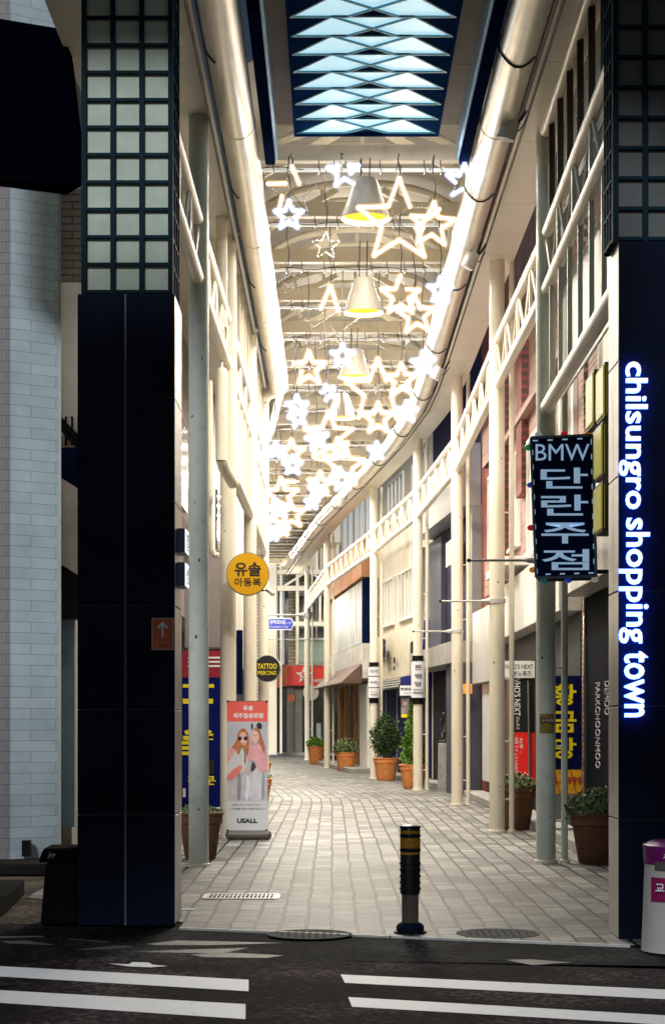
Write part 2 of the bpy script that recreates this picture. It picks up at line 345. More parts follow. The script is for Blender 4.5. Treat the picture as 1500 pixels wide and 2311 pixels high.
# ------------------------------------------------------------------ gate columns
def gate(side):
    left = side < 0
    if left: x0, x1, y0, y1, zt = -1.885, -1.167, 13.78, 14.42, 4.68; nx0, nx1 = -1.842, -1.20
    else: x0, x1, y0, y1, zt = 1.985, 3.1, 12.92, 13.40, 4.85; nx0, nx1 = 1.965, 3.0
    t = thing('gate_column', ((x0 + x1) / 2, (y0 + y1) / 2, 0), 'tall gate column of black panels with a pale glass grid above, left of the arcade mouth' if left else
              'tall gate column of black panels carrying white lit lettering, right of the arcade mouth', 'gate column', 'gate columns at the arcade mouth')
    core = MB(); core.box(x0 + .03, x1 - .03, y0 + .03, y1 - .0, 0, zt - .01); core.build('core', GREYDK, t)
    rows = [0, .82, 1.6, 2.37, 3.14, 3.91, zt] if left else [0, .83, 1.62, 2.42, 3.22, 4.02, zt]
    vx = (283 - 750) / 304.8 if left else 2.52
    m = MB()
    for z0, z1 in zip(rows, rows[1:]):
        for a, b in ((x0, vx - .008), (vx + .008, x1)): m.box(a, b, y0, y0 + .028, z0 + .003, z1 - .003)
    m.build('front_panel', BLACKPAN, t, bevel=.002)
    m = MB(); m.box(vx - .007, vx + .007, y0 + .006, y0 + .03, 0, zt)
    for z in rows[1:-1]: m.box(x0 + .002, x1 - .002, y0 + .012, y0 + .029, z - .0025, z + .0025)
    m.build('panel_joint', JOINT, t)
    xs = x1 - .028 if left else x0; xe = xs + .028
    m = MB(); ymid = (y0 + y1) / 2 + .03
    for z0, z1 in zip(rows, rows[1:]):
        for a, b in ((y0 + .031, ymid - .006), (ymid + .006, y1)): m.box(xs, xe, a, b, z0 + .006, z1 - .006)
    m.build('side_panel', SIDEMET, t, bevel=.002)
    # glass grid
    zc = zt; H = 11.2; p = .2035 if left else .2108
    ncol = 3 if left else 5
    fx = [nx0 + i * ((nx1 - nx0) / ncol) for i in range(ncol + 1)]; yy = y0 + .02
    m = MB(); m.box(nx0 + .02, nx1 - .02, yy + .03, y1 - .05, zc, H); m.build('glass_infill', PANE if left else PANE_D, t)
    m = MB(); bw = .018
    nr = int((H - zc) / p)
    for x in fx: m.box(x - bw, x + bw, yy, yy + .05, zc, H)
    for k in range(nr + 1): m.box(nx0, nx1, yy + .004, yy + .05, zc + .01 + k * p, zc + .034 + k * p)
    sx = nx1 if left else nx0
    ny = [yy + .05 + i * ((y1 - .04 - yy - .05) / 3) for i in range(4)]
    for y in ny: m.box(sx - .02, sx + .02, y - .008, y + .008, zc, H)
    for k in range(nr + 1): m.box(sx - .022, sx + .018, yy + .05, y1 - .03, zc + .014 + k * p, zc + .028 + k * p)
    m.build('grid_bars', TEAL, t)
    if left:
        m = MB(); m.box(sx - .02 + .002, sx - .002, yy + .06, y1 - .05, zc, H); m.build('side_glass', mat('dark_glass', (.04, .055, .07), .2), t)
    return t
gl = gate(-1); gr = gate(1)
# white lettering on the right gate, reading downwards
HALO = emis('halo_blue', (.0, .075, 1.0), 9); LETW = emis('letter_white', (.90, .95, 1.0), 1.05)
y_l = 12.92
sg = thing('lit_lettering', (2.07, y_l, 2.7), 'white backlit letters reading chilsungro shopping town down the right gate column', 'sign')
s = 4200 / y_l
def lit(txt, ya, yb, xa, xb):
    cc = Vector((((xa + xb) / 2 - CX) / s, y_l - .05, HC + (YH - (ya + yb) / 2) / s))
    o = text(txt, sg, LETW, cc, (0, 0, -1), (1, 0, 0), (yb - ya) / s, (xb - xa) / s, .022, bold=.004, name='letters')
    text(txt, sg, HALO, cc + Vector((0, .012, 0)), (0, 0, -1), (1, 0, 0), (yb - ya) / s + .006, (xb - xa) / s + .008, .003, bold=.022, name='halo_backing')
HALO_=1
lit('chilsungro', 820, 1150, 1394, 1457); lit('shopping', 1171, 1452, 1394, 1462); lit('town', 1471, 1618, 1406, 1458)
# lit Korean block letters on the inner side of the left gate
for py, ch, lb in ((1222, '칠', 'upper of two white lit block letters on the inner side of the left gate column'), (1298, '성', 'lower of two white lit block letters on the inner side of the left gate column')):
    z = HC + (YH - py) / 300
    t = thing('block_letter', (-1.16, 14.1, z), lb, 'sign', 'lit block letters on the left gate')
    m = MB(); m.box(-1.165, -1.10, 13.9, 14.22, z - .09, z + .09); m.build('case', mat('case_grey', (.12, .17, .22), .4), t, bevel=.01)
    m = MB(); m.box(-1.099, -1.094, 13.905, 14.215, z - .085, z + .085); m.build('lit_face', emis('block_white', (.9, .95, 1), 1.2), t)
    text(ch, t, JOINT, (-1.093, 14.06, z), (0, 1, 0), (0, 0, 1), .2, .13, .002)
# brown arrow sign
p0, p1 = P(343, 1467, 13.775), P(392, 1395, 13.775)
t = thing('arrow_sign', ((p0.x + p1.x) / 2, 13.77, (p0.z + p1.z) / 2), 'small reddish brown sign with a white upward arrow on the left gate column', 'sign')
m = MB(); m.box(p0.x, p1.x, 13.768, 13.779, p0.z, p1.z); m.build('border', mat('sign_border', (.85, .75, .75), .5), t)
m = MB(); m.box(p0.x + .006, p1.x - .006, 13.764, 13.7675, p0.z + .006, p1.z - .006); m.build('plate', mat('brown_plate', (.75, .15, .05), .5), t)
m = MB(); cx = (p0.x + p1.x) / 2; zt = p1.z - .04
m.bar((cx, 13.762, zt), (cx, 13.762, zt - .10), .016, .003, up=(0, 1, 0)); m.bar((cx, 13.761, zt + .004), (cx - .035, 13.761, zt - .035), .016, .003, up=(0, 1, 0)); m.bar((cx, 13.760, zt + .004), (cx + .035, 13.760, zt - .035), .016, .003, up=(0, 1, 0))
m.build('arrow', mat('sign_white', (.92, .92, .95), .5, var=0), t)
text('P', t, YEL, (cx - .04, 13.763, p0.z + .03), (1, 0, 0), (0, 0, 1), .014, .022, .002); text('제주중앙지하\n원도심상점가', t, mat('dim_print', (.4, .2, .15), .5, var=0), (cx + .012, 13.763, p0.z + .03), (1, 0, 0), (0, 0, 1), .06, .02, .002)

# ------------------------------------------------------------------ poles, side trusses
T1, T2, T3, T4 = 7.82, 6.74, 6.14, 4.88
RP = [(2.29, 20.0), (2.26, 25.6), (2.28, 34.1), (1.91, 41.7), (1.12, 50.4), (-.18, 62.4), (-1.03, 75.9)]
LP = [(-1.40, 19.5), (-1.36, 24.3), (-1.335, 30.2), (-1.36, 36.8)]
ordn = ['nearest', 'second', 'third', 'fourth', 'fifth', 'sixth', 'farthest']
CREAM_COLD = mat('cold_lit_cream', (.58, .60, .52), .32, var=.1, dirt=.5, dirtcol=(.2, .2, .18), vs=2.1)  # nearest cream poles, cold light put into the colour
CHIP = mat('paint_chip', (.03, .035, .04), .6)
def pole(X, Y, r, h, label, grp, name='arcade_pole', band=None):
    t = thing(name, (X, Y, 0), label, 'pole', grp)
    m = MB(); m.tube([(X, Y, 0), (X, Y, h)], r, 24); m.build('shaft', CREAM_COLD if Y < 21 else CREAM, t, smooth=True)
    m = MB(); m.lathe((X, Y, 0), [(r + .001, .035), (r + .018, .03), (r + .022, 0)], 24); m.build('base_collar', CREAM, t, smooth=True)
    if name == 'arcade_pole':
        m = MB(); m.lathe((X, Y, h), [(r + .03, 0), (r + .03, -.03), (r + .001, -.035)], 24); m.build('cap', CREAM, t, smooth=True)
    return t
def chip(par, X, Y, r, z, a, w, h):
    m = MB(); pts = []
    for k in range(7):
        q = 2 * math.pi * k / 7; rr = 1 + .35 * math.sin(k * 2.4 + z * 9); aa = a + w * rr * math.cos(q) / r; pts.append((X + (r + .001) * math.cos(aa), Y + (r + .001) * math.sin(aa), z + h * rr * math.sin(q)))
    m.poly(pts); m.build('paint_chip', CHIP, par)
poles_r = []
for i, (X, Y) in enumerate(RP):
    poles_r.append(pole(X, Y, .105, 7.9, f'thick cream arcade pole, {ordn[i]} along the right side', 'thick cream poles along the right'))
    tt = pole(X + .205, Y + .04, .036, 7.9, f'slim cream pipe beside the {ordn[i]} thick pole on the right', 'slim cream pipes along the right', name='slim_pipe')
    for z in (.45, 1.25, 2.1, 3.4, 4.4): MB().tube([(X + .08, Y + .01, z), (X + .2, Y + .04, z)], .012, 8).build('pipe_bracket', CREAM, tt, smooth=True)
for i, (X, Y) in enumerate(LP):
    pl = pole(X, Y, .105, 7.9, f'thick cream arcade pole, {ordn[i] if i < 3 else "farthest"} along the left side', 'thick cream poles along the left')
    for k in range(6 if i == 0 else 3): chip(pl, X, Y, .105, (3.8, 3.2, 4.7, 5.3, .6, 2.4)[k] + .2 * i, R(-90 + (-20, 8, -35, 25, 5, -10)[k]), .008 + .004 * (k % 3), .012 + .008 * (k % 2))
for i in range(5):
    for k in range(4): chip(poles_r[i], *RP[i], .105, (.5, 2.2, 3.3, 5.0)[k] + .13 * i, R(-100 + (30, -20, 12, 40)[k]), .008 + .003 * (k % 3), .012 + .008 * (k % 2))
def truss(a, b, ztop, zbot, label, grp, r=.06, n=None, low=None):
    a, b = Vector((*a, 0)), Vector((*b, 0)); L = (b - a).length; d = (b - a) / L
    t = thing('truss_rail', ((a + b) / 2) + Vector((0, 0, zbot)), label, 'truss', grp)
    q = lambda s, z: a + d * s + Vector((0, 0, z))
    m = MB(); m.tube([q(.0, ztop), q(L - .16, ztop)], r, 16); m.build('top_chord', CREAM, t, smooth=True)
    m = MB(); m.tube([q(.0, zbot), q(L - .12, zbot)], r * 1.05, 16); m.build('bottom_chord', CREAM, t, smooth=True)
    n = n or max(3, round(L / 1.35)); m = MB(); st = L / n
    for i in range(n):
        m.tube([q(i * st + .02, ztop), q((i + .5) * st, zbot)], .02, 6); m.tube([q((i + .5) * st, zbot), q((i + 1) * st - .02, ztop)], .02, 6)
        m.bar(q(i * st + .06, zbot), q(i * st + .06, ztop), .035, .06)
    m.build('lattice', CREAM, t, smooth=True)
    if low:
        m = MB(); m.tube([q(0, low), q(L - .1, low)], r * 1.2, 16); m.build('lower_rail', CREAM, t, smooth=True)
    return t
LOUV = brick('louvre_slats', (.76, .70, .57), (.72, .66, .53), (.10, .08, .06), 90, .05, .009, axes='yz', rough=.5, var=.1, bump=1)
LBACK = mat('left_infill', (.34, .30, .24), .5, var=.1)
def fins(a, b, z0, z1, n, label, grp, fm, off=0, w=.05, dpt=.09, pane=None, slats=False, k0=0):
    a, b = Vector((*a, 0)), Vector((*b, 0)); L = (b - a).length; d = (b - a) / L; nn = d.cross(Vector((0, 0, 1)))
    t = thing('screen_panel', ((a + b) / 2) + Vector((0, 0, z0)), label, 'screen', grp)
    q = lambda s, z, o: a + d * s + nn * o + Vector((0, 0, z))
    for i in range(k0, n):
        s0 = L * (i + .5) / n
        m = MB(); m.hexa([q(s0 - w / 2, z0, off - dpt / 2), q(s0 + w / 2, z0, off - dpt / 2), q(s0 + w / 2, z0, off + dpt / 2), q(s0 - w / 2, z0, off + dpt / 2),
                          q(s0 - w / 2, z1, off - dpt / 2), q(s0 + w / 2, z1, off - dpt / 2), q(s0 + w / 2, z1, off + dpt / 2), q(s0 - w / 2, z1, off + dpt / 2)])
        m.build('fin', fm, t)
    if pane:
        o2 = off + pane[1]; m = MB()
        m.hexa([q(.05, z0, o2), q(L - .05, z0, o2), q(L - .05, z0, o2 + .02), q(.05, z0, o2 + .02), q(.05, z1, o2), q(L - .05, z1, o2), q(L - .05, z1, o2 + .02), q(.05, z1, o2 + .02)])
        m.build('infill', pane[0], t)
    if slats:
        m = MB(); o3 = off + slats
        m.hexa([q(.05, z0, o3), q(L - .05, z0, o3), q(L - .05, z0, o3 + .02), q(.05, z0, o3 + .02), q(.05, z1, o3), q(L - .05, z1, o3), q(L - .05, z1, o3 + .02), q(.05, z1, o3 + .02)]); m.build('louvre', LOUV, t)
    return t
g0r, g0l = (2.2, 13.45), (-1.42, 14.5)
seq = [g0r] + RP
names = ['from the right gate column to the first pole'] + [f'from the {ordn[i]} to the next pole' for i in range(6)]
for i in range(7):
    o = truss(seq[i], seq[i + 1], T2, T3, f'cream zigzag truss rail on the right, {names[i]}', 'zigzag truss rails along the right', low=T4 if i == 0 else None)
seq = [g0l] + LP
names = ['from the left gate column to the first pole', 'between the first and second poles', 'between the second and third poles', 'between the third and fourth poles']
for i in range(4):
    truss(seq[i], seq[i + 1], T2, T3, f'cream zigzag truss rail on the left, {names[i]}', 'zigzag truss rails along the left', low=T4 if i >= 2 else None)
FROST = mat('frosted_green_glass', (.66, .68, .60), .4, var=.15, vs=2, stretch=(1, 1, .3))
BROWNF = mat('dark_brown_fin', (.05, .032, .022), .5, var=.15)
# right first bay: louvres with dark posts above, cream mullions with frosted glass below, top rail
fins((2.24, 13.5), (2.29, 19.85), T2 + .07, T1 - .05, 8, 'louvred screen with dark upright posts, high on the right beside the gate column', None, BROWNF, off=0, w=.05, dpt=.06, slats=.12)
fins((2.24, 13.5), (2.29, 19.85), T4 + .08, T3 - .07, 8, 'frosted glass screen with upright cream mullions under the right truss', None, mat('mullion_greygreen', (.56, .57, .48), .4), off=0, w=.035, dpt=.045, pane=(FROST, .14))
m = MB(); m.tube([(2.2, 13.5, T1), (2.27, 19.85, T1)], .065, 16); tag(m.build('top_rail', CREAM, smooth=True), 'round cream rail along the top of the louvred screen', 'rail')
for i in (1, 2, 3):
    a, b = LP[i - 1], LP[i]
    if i >= 2:
        fins(a, b, T2 + .06, T1 + .05, 7, f'upper screen of upright white fins on the left, {"near" if i == 2 else "far"} bay', 'upright fin screens on the left', CREAM, pane=(LBACK, -.12))
        fins(a, b, T4 + .08, T3 - .06, 7, f'lower screen of upright white fins on the left, {"near" if i == 2 else "far"} bay', 'upright fin screens on the left', CREAM, pane=(LBACK, -.12))
# fat round-ended pipes near the second left pole
for (ya, yb, lb) in ((480, 740, 'upper'), (828, 1040, 'lower')):
    Yp = 23.4; X = (500 - CX) * Yp / F; z1, z0 = Z(ya, Yp), Z(yb, Yp)
    m = MB(); prof = []
    for k in range(7): a = math.pi / 2 * k / 6; prof.append((.075 * math.sin(a) + .0005, z1 - .075 * (1 - math.cos(a))))
    m.lathe((X, Yp, 0), [(r_, z_) for r_, z_ in prof] + [(.075, z0)], 20)
    if lb == 'lower': m.tube([(X, Yp, z0 + .03), (X + .03, Yp + .1, z0 - .08), (X + .12, Yp + .5, z0 - .22)], .075, 20)
    m.tube([(X, Yp, z1 - .01), (X, Yp + .1, z1 + .1)], .015, 8); m.tube([(X, Yp, z0 + .05), (X - .02, Yp + .3, z0 - .05)], .015, 8)
    tag(m.build('round_pipe', CREAM, smooth=True), f'fat round cream pipe standing off the left wall, {lb} of two', 'pipe', 'fat round pipes on the left')
m = MB(); m.tube([P(472, 1130, 24), P(478, 1240, 24), P(484, 1252, 24), P(494, 1254, 24)], .04, 14); m.tube([P(472, 860, 24), P(474, 1135, 24)], .045, 14)
tag(m.build('drain_pipe', CREAM, smooth=True), 'thin cream drainpipe with an elbow behind the left poles', 'pipe')

# ------------------------------------------------------------------ soffits, ducts
def strip(name, offs, z, m, Y0, Y1, label, cat, thick=.05, grp=None, step=2.0, lim=None):
    b = MB(); ys = []; y = Y0
    while y < Y1 - .01: ys.append(y); y += step
    ys.append(Y1)
    for a, c in zip(ys, ys[1:]):
        b.hexa([(C(a) + offs[0], a, z), (C(a) + offs[1], a, z), (C(c) + offs[1], c, z), (C(c) + offs[0], c, z),
                (C(a) + offs[0], a, z + thick), (C(a) + offs[1], a, z + thick), (C(c) + offs[1], c, z + thick), (C(c) + offs[0], c, z + thick)])
    o = b.build(name, m); return tag(o, label, cat, grp)
def soffit(side, Y1):
    o0, o1 = ((-2.9, -1.62) if side < 0 else (1.62, 2.12))
    t = thing('canopy_soffit', (C(20) + (o0 + o1) / 2, 20, 7.86), 'smooth cream soffit running along the ' + ('left' if side < 0 else 'right') + ' side above the poles', 'soffit', 'cream canopy soffits')
    ys = [13.0]; 
    while ys[-1] < Y1 - .1: ys.append(min(Y1, ys[-1] + 2.45))
    m = MB()
    for a, c in zip(ys, ys[1:]):
        c2 = c - .012
        m.hexa([(C(a) + o0, a, 7.86), (C(a) + o1, a, 7.86), (C(c2) + o1, c2, 7.86), (C(c2) + o0, c2, 7.86), (C(a) + o0, a, 7.9), (C(a) + o1, a, 7.9), (C(c2) + o1, c2, 7.9), (C(c2) + o0, c2, 7.9)])
    m.build('panel', SOFFIT, t)
    e = o1 if side < 0 else o0
    for nm, dz, dx, mt_ in (('edge_trim', -.03, 0, CREAM), ('gap_shade', .03, side * -.04, DARK)):  # shade of the gap is drawn as a near-black strip
        m = MB(); 
        for a, c in zip(ys, ys[1:]): m.bar((C(a) + e + dx, a, 7.86 + dz), (C(c) + e + dx, c, 7.86 + dz), .03 if mt_ is CREAM else .02, .04, up=(0, 0, 1))
        m.build(nm, mt_, t)
    m = MB(); m.tube([(C(y) + e - side * -.03, y, 7.80) for y in ys], .013, 8); m.build('cable', WIRE, t, smooth=True)
soffit(-1, 37.2); soffit(1, 79)
def duct(side, Y0, Y1):
    off = -1.37 if side < 0 else 1.37; r = .185; zz = 7.84
    t = thing('air_duct', (C(20) + off, 20, zz), 'fat silvery round duct running along the ' + ('left' if side < 0 else 'right') + ' soffit edge', 'duct', 'fat round ducts under the roof')
    pts = []; y = Y0
    while y < Y1: pts.append((C(y) + off, y, zz)); y += 1.5
    pts.append((C(Y1) + off, Y1, zz))
    if side < 0: pts += [(C(Y1) + off - .25, Y1 + .5, zz), (C(Y1) + off - 1.2, Y1 + 1.3, zz)]
    m = MB(); m.tube(pts, r, 32); m.build('pipe', DUCT, t, smooth=True)
    y = Y0 + .9; k = 0
    while y < Y1 - .5:
        if k % 2 == 0:
            m = MB(); c0 = Vector((C(y) + off, y, zz)); 
            m.tube([c0 + Vector((math.cos(a) * (r + .008), (.05 * math.sin(3 * a)), math.sin(a) * (r + .008))) for a in [R(d) for d in range(-40 if side > 0 else 40, 260 if side < 0 else -221, 20 if side < 0 else -20)]] if True else [], .011, 6)
            m.build('cable_loop', WIRE, t, smooth=True)
        else:
            m = MB(); m.lathe((C(y) + off, y, zz), [(r + .001, -.03), (r + .006, -.025), (r + .006, .025), (r + .001, .03)], 32, axis='y'); m.build('joint_band', DUCT, t, smooth=True)
        y += 2.25; k += 1
duct(-1, 12, 35.0); duct(1, 12, 70)

# ------------------------------------------------------------------ entrance canopy: flat panels, dark fins, blue lattice skylight
BRN = mat('canopy_panel', (.15, .12, .09), .7, var=.15, vs=1.2)
YE = 20.6
t = thing('entrance_canopy', (.4, 15, 8.05), 'flat brown canopy ceiling over the arcade mouth framing the skylight', 'canopy')
for nm, xa, xb in (('ceiling_panel', -.64, -.40), ('ceiling_panel', 1.15, 1.42)):
    m = MB(); ys = [9.2 + i * 1.9 for i in range(7)]
    for a, b in zip(ys, ys[1:]): m.box(xa, xb, a, b - .012, 8.12, 8.2)
    m.build(nm, BRN, t)
m = MB(); m.box(-3.3, -.76, 11.5, 13.2, 8.0, 8.25); m.box(1.56, 4.2, 9.2, 13.0, 8.0, 8.25); m.box(-.64, 1.42, 9.2, 20.4, 8.55, 8.6); m.build('cover', BRN, t)  # outer slabs are unseen, placed to shade the gate column tops
m = MB(); m.box(-6.5, .4, 1.3, 8.6, 8.3, 8.45); m.build('shade_slab', BRN, t)  # unseen slab added above the road to shade paving and gate
for xa, lb in ((-.70, 'left'), (1.48, 'right')):
    f = thing('canopy_fin', (xa, 15, 7.7), f'deep dark navy blade beam hanging at the {lb} of the blue skylight', 'beam', 'navy blade beams beside the skylight')
    m = MB(); m.box(xa - .055, xa + .055, 9.2, 21.0, 7.80, 8.12); m.build('blade', DARKBLUE, f, bevel=.004)
    x2 = xa + (.057 if lb == 'left' else -.057); m = MB(); m.box(min(x2, x2 + (.03 if lb == 'left' else -.03)), max(x2, x2 + (.03 if lb == 'left' else -.03)), 9.2, 21.0, 7.86, 8.11)
    m.build('liner', mat('steel_blue_' + lb, (.25, .50, .80), .3, metal=.2, var=.08), f)
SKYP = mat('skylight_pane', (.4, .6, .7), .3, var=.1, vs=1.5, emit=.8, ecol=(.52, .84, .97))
LAT = mat('lattice_teal', (.10, .34, .44), .4, var=.1); NVB = mat('skylight_navy', (.006, .028, .11), .85, var=.15, spec=.0)
sk = thing('skylight', (.38, 16, 8.0), 'blue lattice skylight with pale glowing triangular panes over the arcade mouth', 'skylight')
xa, xb, xm = -.395, 1.145, .375; zb, zt = 8.0, 8.30
m = MB(); m.box(xa - .03, xa, 9.3, YE, zb, zt + .05); m.box(xb, xb + .03, 9.3, YE, zb, zt + .05); m.box(xa - .03, xb + .03, YE, YE + .03, zb, zt + .05); m.build('frame', NVB, sk)
rows = 24; pitch = .485; i = 0
mp_, ml_, mn_ = MB(), MB(), MB()
while YE - (i + 1) * pitch > 9.4:
    f, n_ = YE - i * pitch, YE - (i + 1) * pitch      # far edge, near edge of the row
    q = (xb - xa) / 4; zl = zb + .03
    A, B, Cc = Vector((xa, f, zl)), Vector((xm, f, zl)), Vector((xb, f, zl))
    ap1, ap2 = Vector((xm - q, n_, zb + .035)), Vector((xm + q, n_, zb + .035)); k1, k2 = Vector((xm - .62 * q, f, zl)), Vector((xm + .62 * q, f, zl)); xc = Vector((xm, f - pitch * .383, zl + .003))
    up_ = Vector((0, 0, .012))
    mp_.poly([A + up_, k1 + up_, xc + up_, ap1 + up_]); mp_.poly([k2 + up_, Cc + up_, ap2 + up_, xc + up_]); mp_.poly([ap1 + up_, xc + up_, ap2 + up_])
    mn_.poly([k1 + up_, k2 + up_, xc + up_])
    mn_.poly([A, Vector((xa, n_, zl)), ap1]); mn_.poly([Cc, ap2, Vector((xb, n_, zl))])
    for u, v in ((A, k1), (k2, Cc), (A, ap1), (ap1, k2), (ap2, k1), (ap2, Cc), (ap1, ap2)): ml_.bar(u, v, .02, .018)
    i += 1
mp_.build('pane', SKYP, sk); ml_.build('lattice', LAT, sk); mn_.build('flank_panel', NVB, sk)
m = MB(); m.box(xa, xb, 9.3, YE, zt - .1, zt - .08); m.build('backing', NVB, sk)

# ------------------------------------------------------------------ vault roof: beams, conduit bars, ribs
beamY = [21.9 + 2.4 * i for i in range(24)]
bn = ['nearest'] + [f'{w} from the skylight' for w in 'second third fourth fifth sixth seventh eighth ninth tenth eleventh twelfth thirteenth fourteenth fifteenth sixteenth seventeenth eighteenth nineteenth twentieth twenty-first twenty-second twenty-third'.split()] + ['farthest']
vr = thing('vault_roof', (.4, 40, 8.3), 'arched cream roof sheeting over the arcade carried on curved tubes', 'roof')
def arc(y, w, h, z0, n=18, off=0): return [Vector((C(y) + off - w * math.cos(math.pi * k / n), y, z0 + h * math.sin(math.pi * k / n))) for k in range(n + 1)]
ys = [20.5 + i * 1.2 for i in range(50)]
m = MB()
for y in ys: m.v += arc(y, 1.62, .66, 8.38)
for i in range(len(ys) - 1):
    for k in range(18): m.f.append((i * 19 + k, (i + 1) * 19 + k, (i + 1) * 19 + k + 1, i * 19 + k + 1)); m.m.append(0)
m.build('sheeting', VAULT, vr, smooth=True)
y = 21.9 + 1.25; k = 0
while y < 78:
    m = MB(); m.tube(arc(y, 1.40, .56, 8.36), .05, 10); m.tube(arc(y + .02, 1.30, .36, 8.34), .032, 8)
    for a in (-.95, -.5, 0, .5, .95): m.bar((C(y) + a, y + .02, 8.34 + .36 * math.sqrt(1 - (a / 1.3) ** 2)), (C(y) + a * 1.05, y + .02, 8.36 + .56 * math.sqrt(1 - (a * 1.05 / 1.4) ** 2)), .05, .03, up=(0, 1, 0))
    m.build('arch_rib', CREAM, vr, smooth=True)
    for a in (-1, 1): MB().bar((C(y) + a * .30, y - .35, 8.72), (C(y) + a * 1.22, y - .35, 8.22), .085, .085, up=(0, 1, 0)).build('brace', CREAM, vr)
    y += 2.4; k += 1
for side in (-1, 1):
    m = MB(); ys2 = [20.5 + i * 2.4 for i in range(25)]
    for a, b in zip(ys2, ys2[1:]): m.bar((C(a) + side * 1.36, a, 8.3), (C(b) + side * 1.36, b, 8.3), .16, .42)
    m.build('edge_girder', CREAM, vr)
BARM = mat('conduit_white', (.8, .8, .78), .35, var=.05, emit=.35, ecol=(1, .97, .9))  # conduit is no lamp; its faint glow is added
for i, y in enumerate(beamY):
    c = C(y)
    t = thing('ceiling_beam', (c, y, 8.2), f'cream box beam across the vault, {bn[i]}', 'beam', 'cream cross beams under the vault')
    m = MB(); m.box(c - 1.28, c + 1.28, y - .07, y + .07, 8.10, 8.29); m.build('girder', CREAM, t, bevel=.01)
    b = thing('conduit_bar', (c, y - .08, 7.98), f'slim white conduit bar with hooks under the cross beam, {bn[i]}', 'conduit bar', 'white conduit bars under the beams')
    m = MB(); m.box(c - 1.2, c + 1.2, y - .10, y - .06, 7.965, 8.0); m.build('rail', BARM, b)
    for k in range(9 if i < 7 else 0):
        m = MB(); x = c - 1.05 + k * .25 + random.uniform(-.06, .06)
        m.tube([(x, y - .08, 8.10), (x, y - .12, 8.03), (x + .02, y - .12, 7.95), (x, y - .08, 7.93)], .006, 5); m.build('hook', WIRE, b)
    m = MB(); m.tube([(c - 1.2 + .1 * k, y - .13, 7.99 + .018 * math.sin(k * .9)) for k in range(6 + (i * 7) % 15)], .005, 5)
    m.build('cable', WIRE, b)
    la = bpy.data.lights.new('beam_fill', 'AREA'); la.shape = 'RECTANGLE'; la.size = 2.2; la.size_y = .05; la.energy = 165 if i > 1 else 55; la.color = (1, .93, .80)  # fill added below the bar, which is conduit and no lamp
    lo = bpy.data.objects.new('beam_fill', la); S.collection.objects.link(lo); lo.parent = b; lo.location = (0, .0, -.03)

for i in range(8):
    y = 22.9 + 4.8 * i; la = bpy.data.lights.new('vault_fill', 'AREA'); la.shape = 'RECTANGLE'; la.size = 1.6; la.size_y = .12; la.energy = 15; la.color = (1, .93, .80)  # fill added to brighten the vault, no fitting there
    lo = bpy.data.objects.new('vault_fill', la); S.collection.objects.link(lo); lo.location = (C(y), y - .95, 8.3); lo.rotation_euler = (math.pi, 0, 0)
# pendants
S.cycles.transparent_max_bounces = 24
SHADE = mat('shade_outer', (.36, .33, .28), .5, var=.18, vs=6, dirt=.25, stretch=(3, 3, .4)); SHIN = mat('shade_inner', (.85, .52, .05), .5, var=0, emit=.55, ecol=(1, .58, .06))
PEND = [(825, 492, 21.4, 1), (820, 704, 25.1, 1), (800, 850, 30.6, 1), (771, 942, 36.3, 1), (735, 1035, 42.5, 1), (652, 1086, 49.0, 1)]
for i, (px, py, Y, _) in enumerate(PEND):
    b = P(px, py, Y); t = thing('pendant_lamp', b, f'big bell shaped pendant lamp with yellow inside, {ordn[i] if i < 5 else "farthest"} from the skylight', 'pendant lamp', 'bell shaped pendant lamps')
    r1, r0, h = (.285 if i == 0 else .27), .12, .45
    m = MB(); m.lathe(b, [(0.001, h), (r0, h), (r0 + .01, h - .02), (r1, 0), (r1 + .004, -.015)], 36); m.build('shade', SHADE, t, smooth=True)
    m = MB(); m.lathe(b, [(0.001, h - .03), (r0 - .01, h - .03), (r1 - .006, -.013)][::-1], 36); m.build('inner_lining', SHIN, t, smooth=True)
    m = MB(); m.ball(b + Vector((0, 0, .10)), .05, 14, 8); m.build('bulb', emis('bulb', (1, .85, .55), 14), t, smooth=True)
    m = MB(); m.tube([b + Vector((.04, 0, h)), b + Vector((.05, 0, 8.0 - b.z))], .008, 6); m.tube([b + Vector((-.06, 0, h)), b + Vector((-.05, 0, 8.0 - b.z))], .008, 6); m.build('cable', WIRE, t)
    la = bpy.data.lights.new('pendant_light', 'AREA'); la.shape = 'DISK'; la.size = .42; la.energy = 230; la.color = (1, .91, .76)
    lo = bpy.data.objects.new('pendant_light', la); S.collection.objects.link(lo); lo.parent = t; lo.location = (0, 0, .04)
la = bpy.data.lights.new('end_fill', 'POINT'); la.shadow_soft_size = .4; la.energy = 900; la.color = (1, .88, .68)  # fill added without a fitting, brightens the building closing the street
lo = bpy.data.objects.new('end_fill', la); S.collection.objects.link(lo); lo.location = (-3.4, 77.5, 6.2)
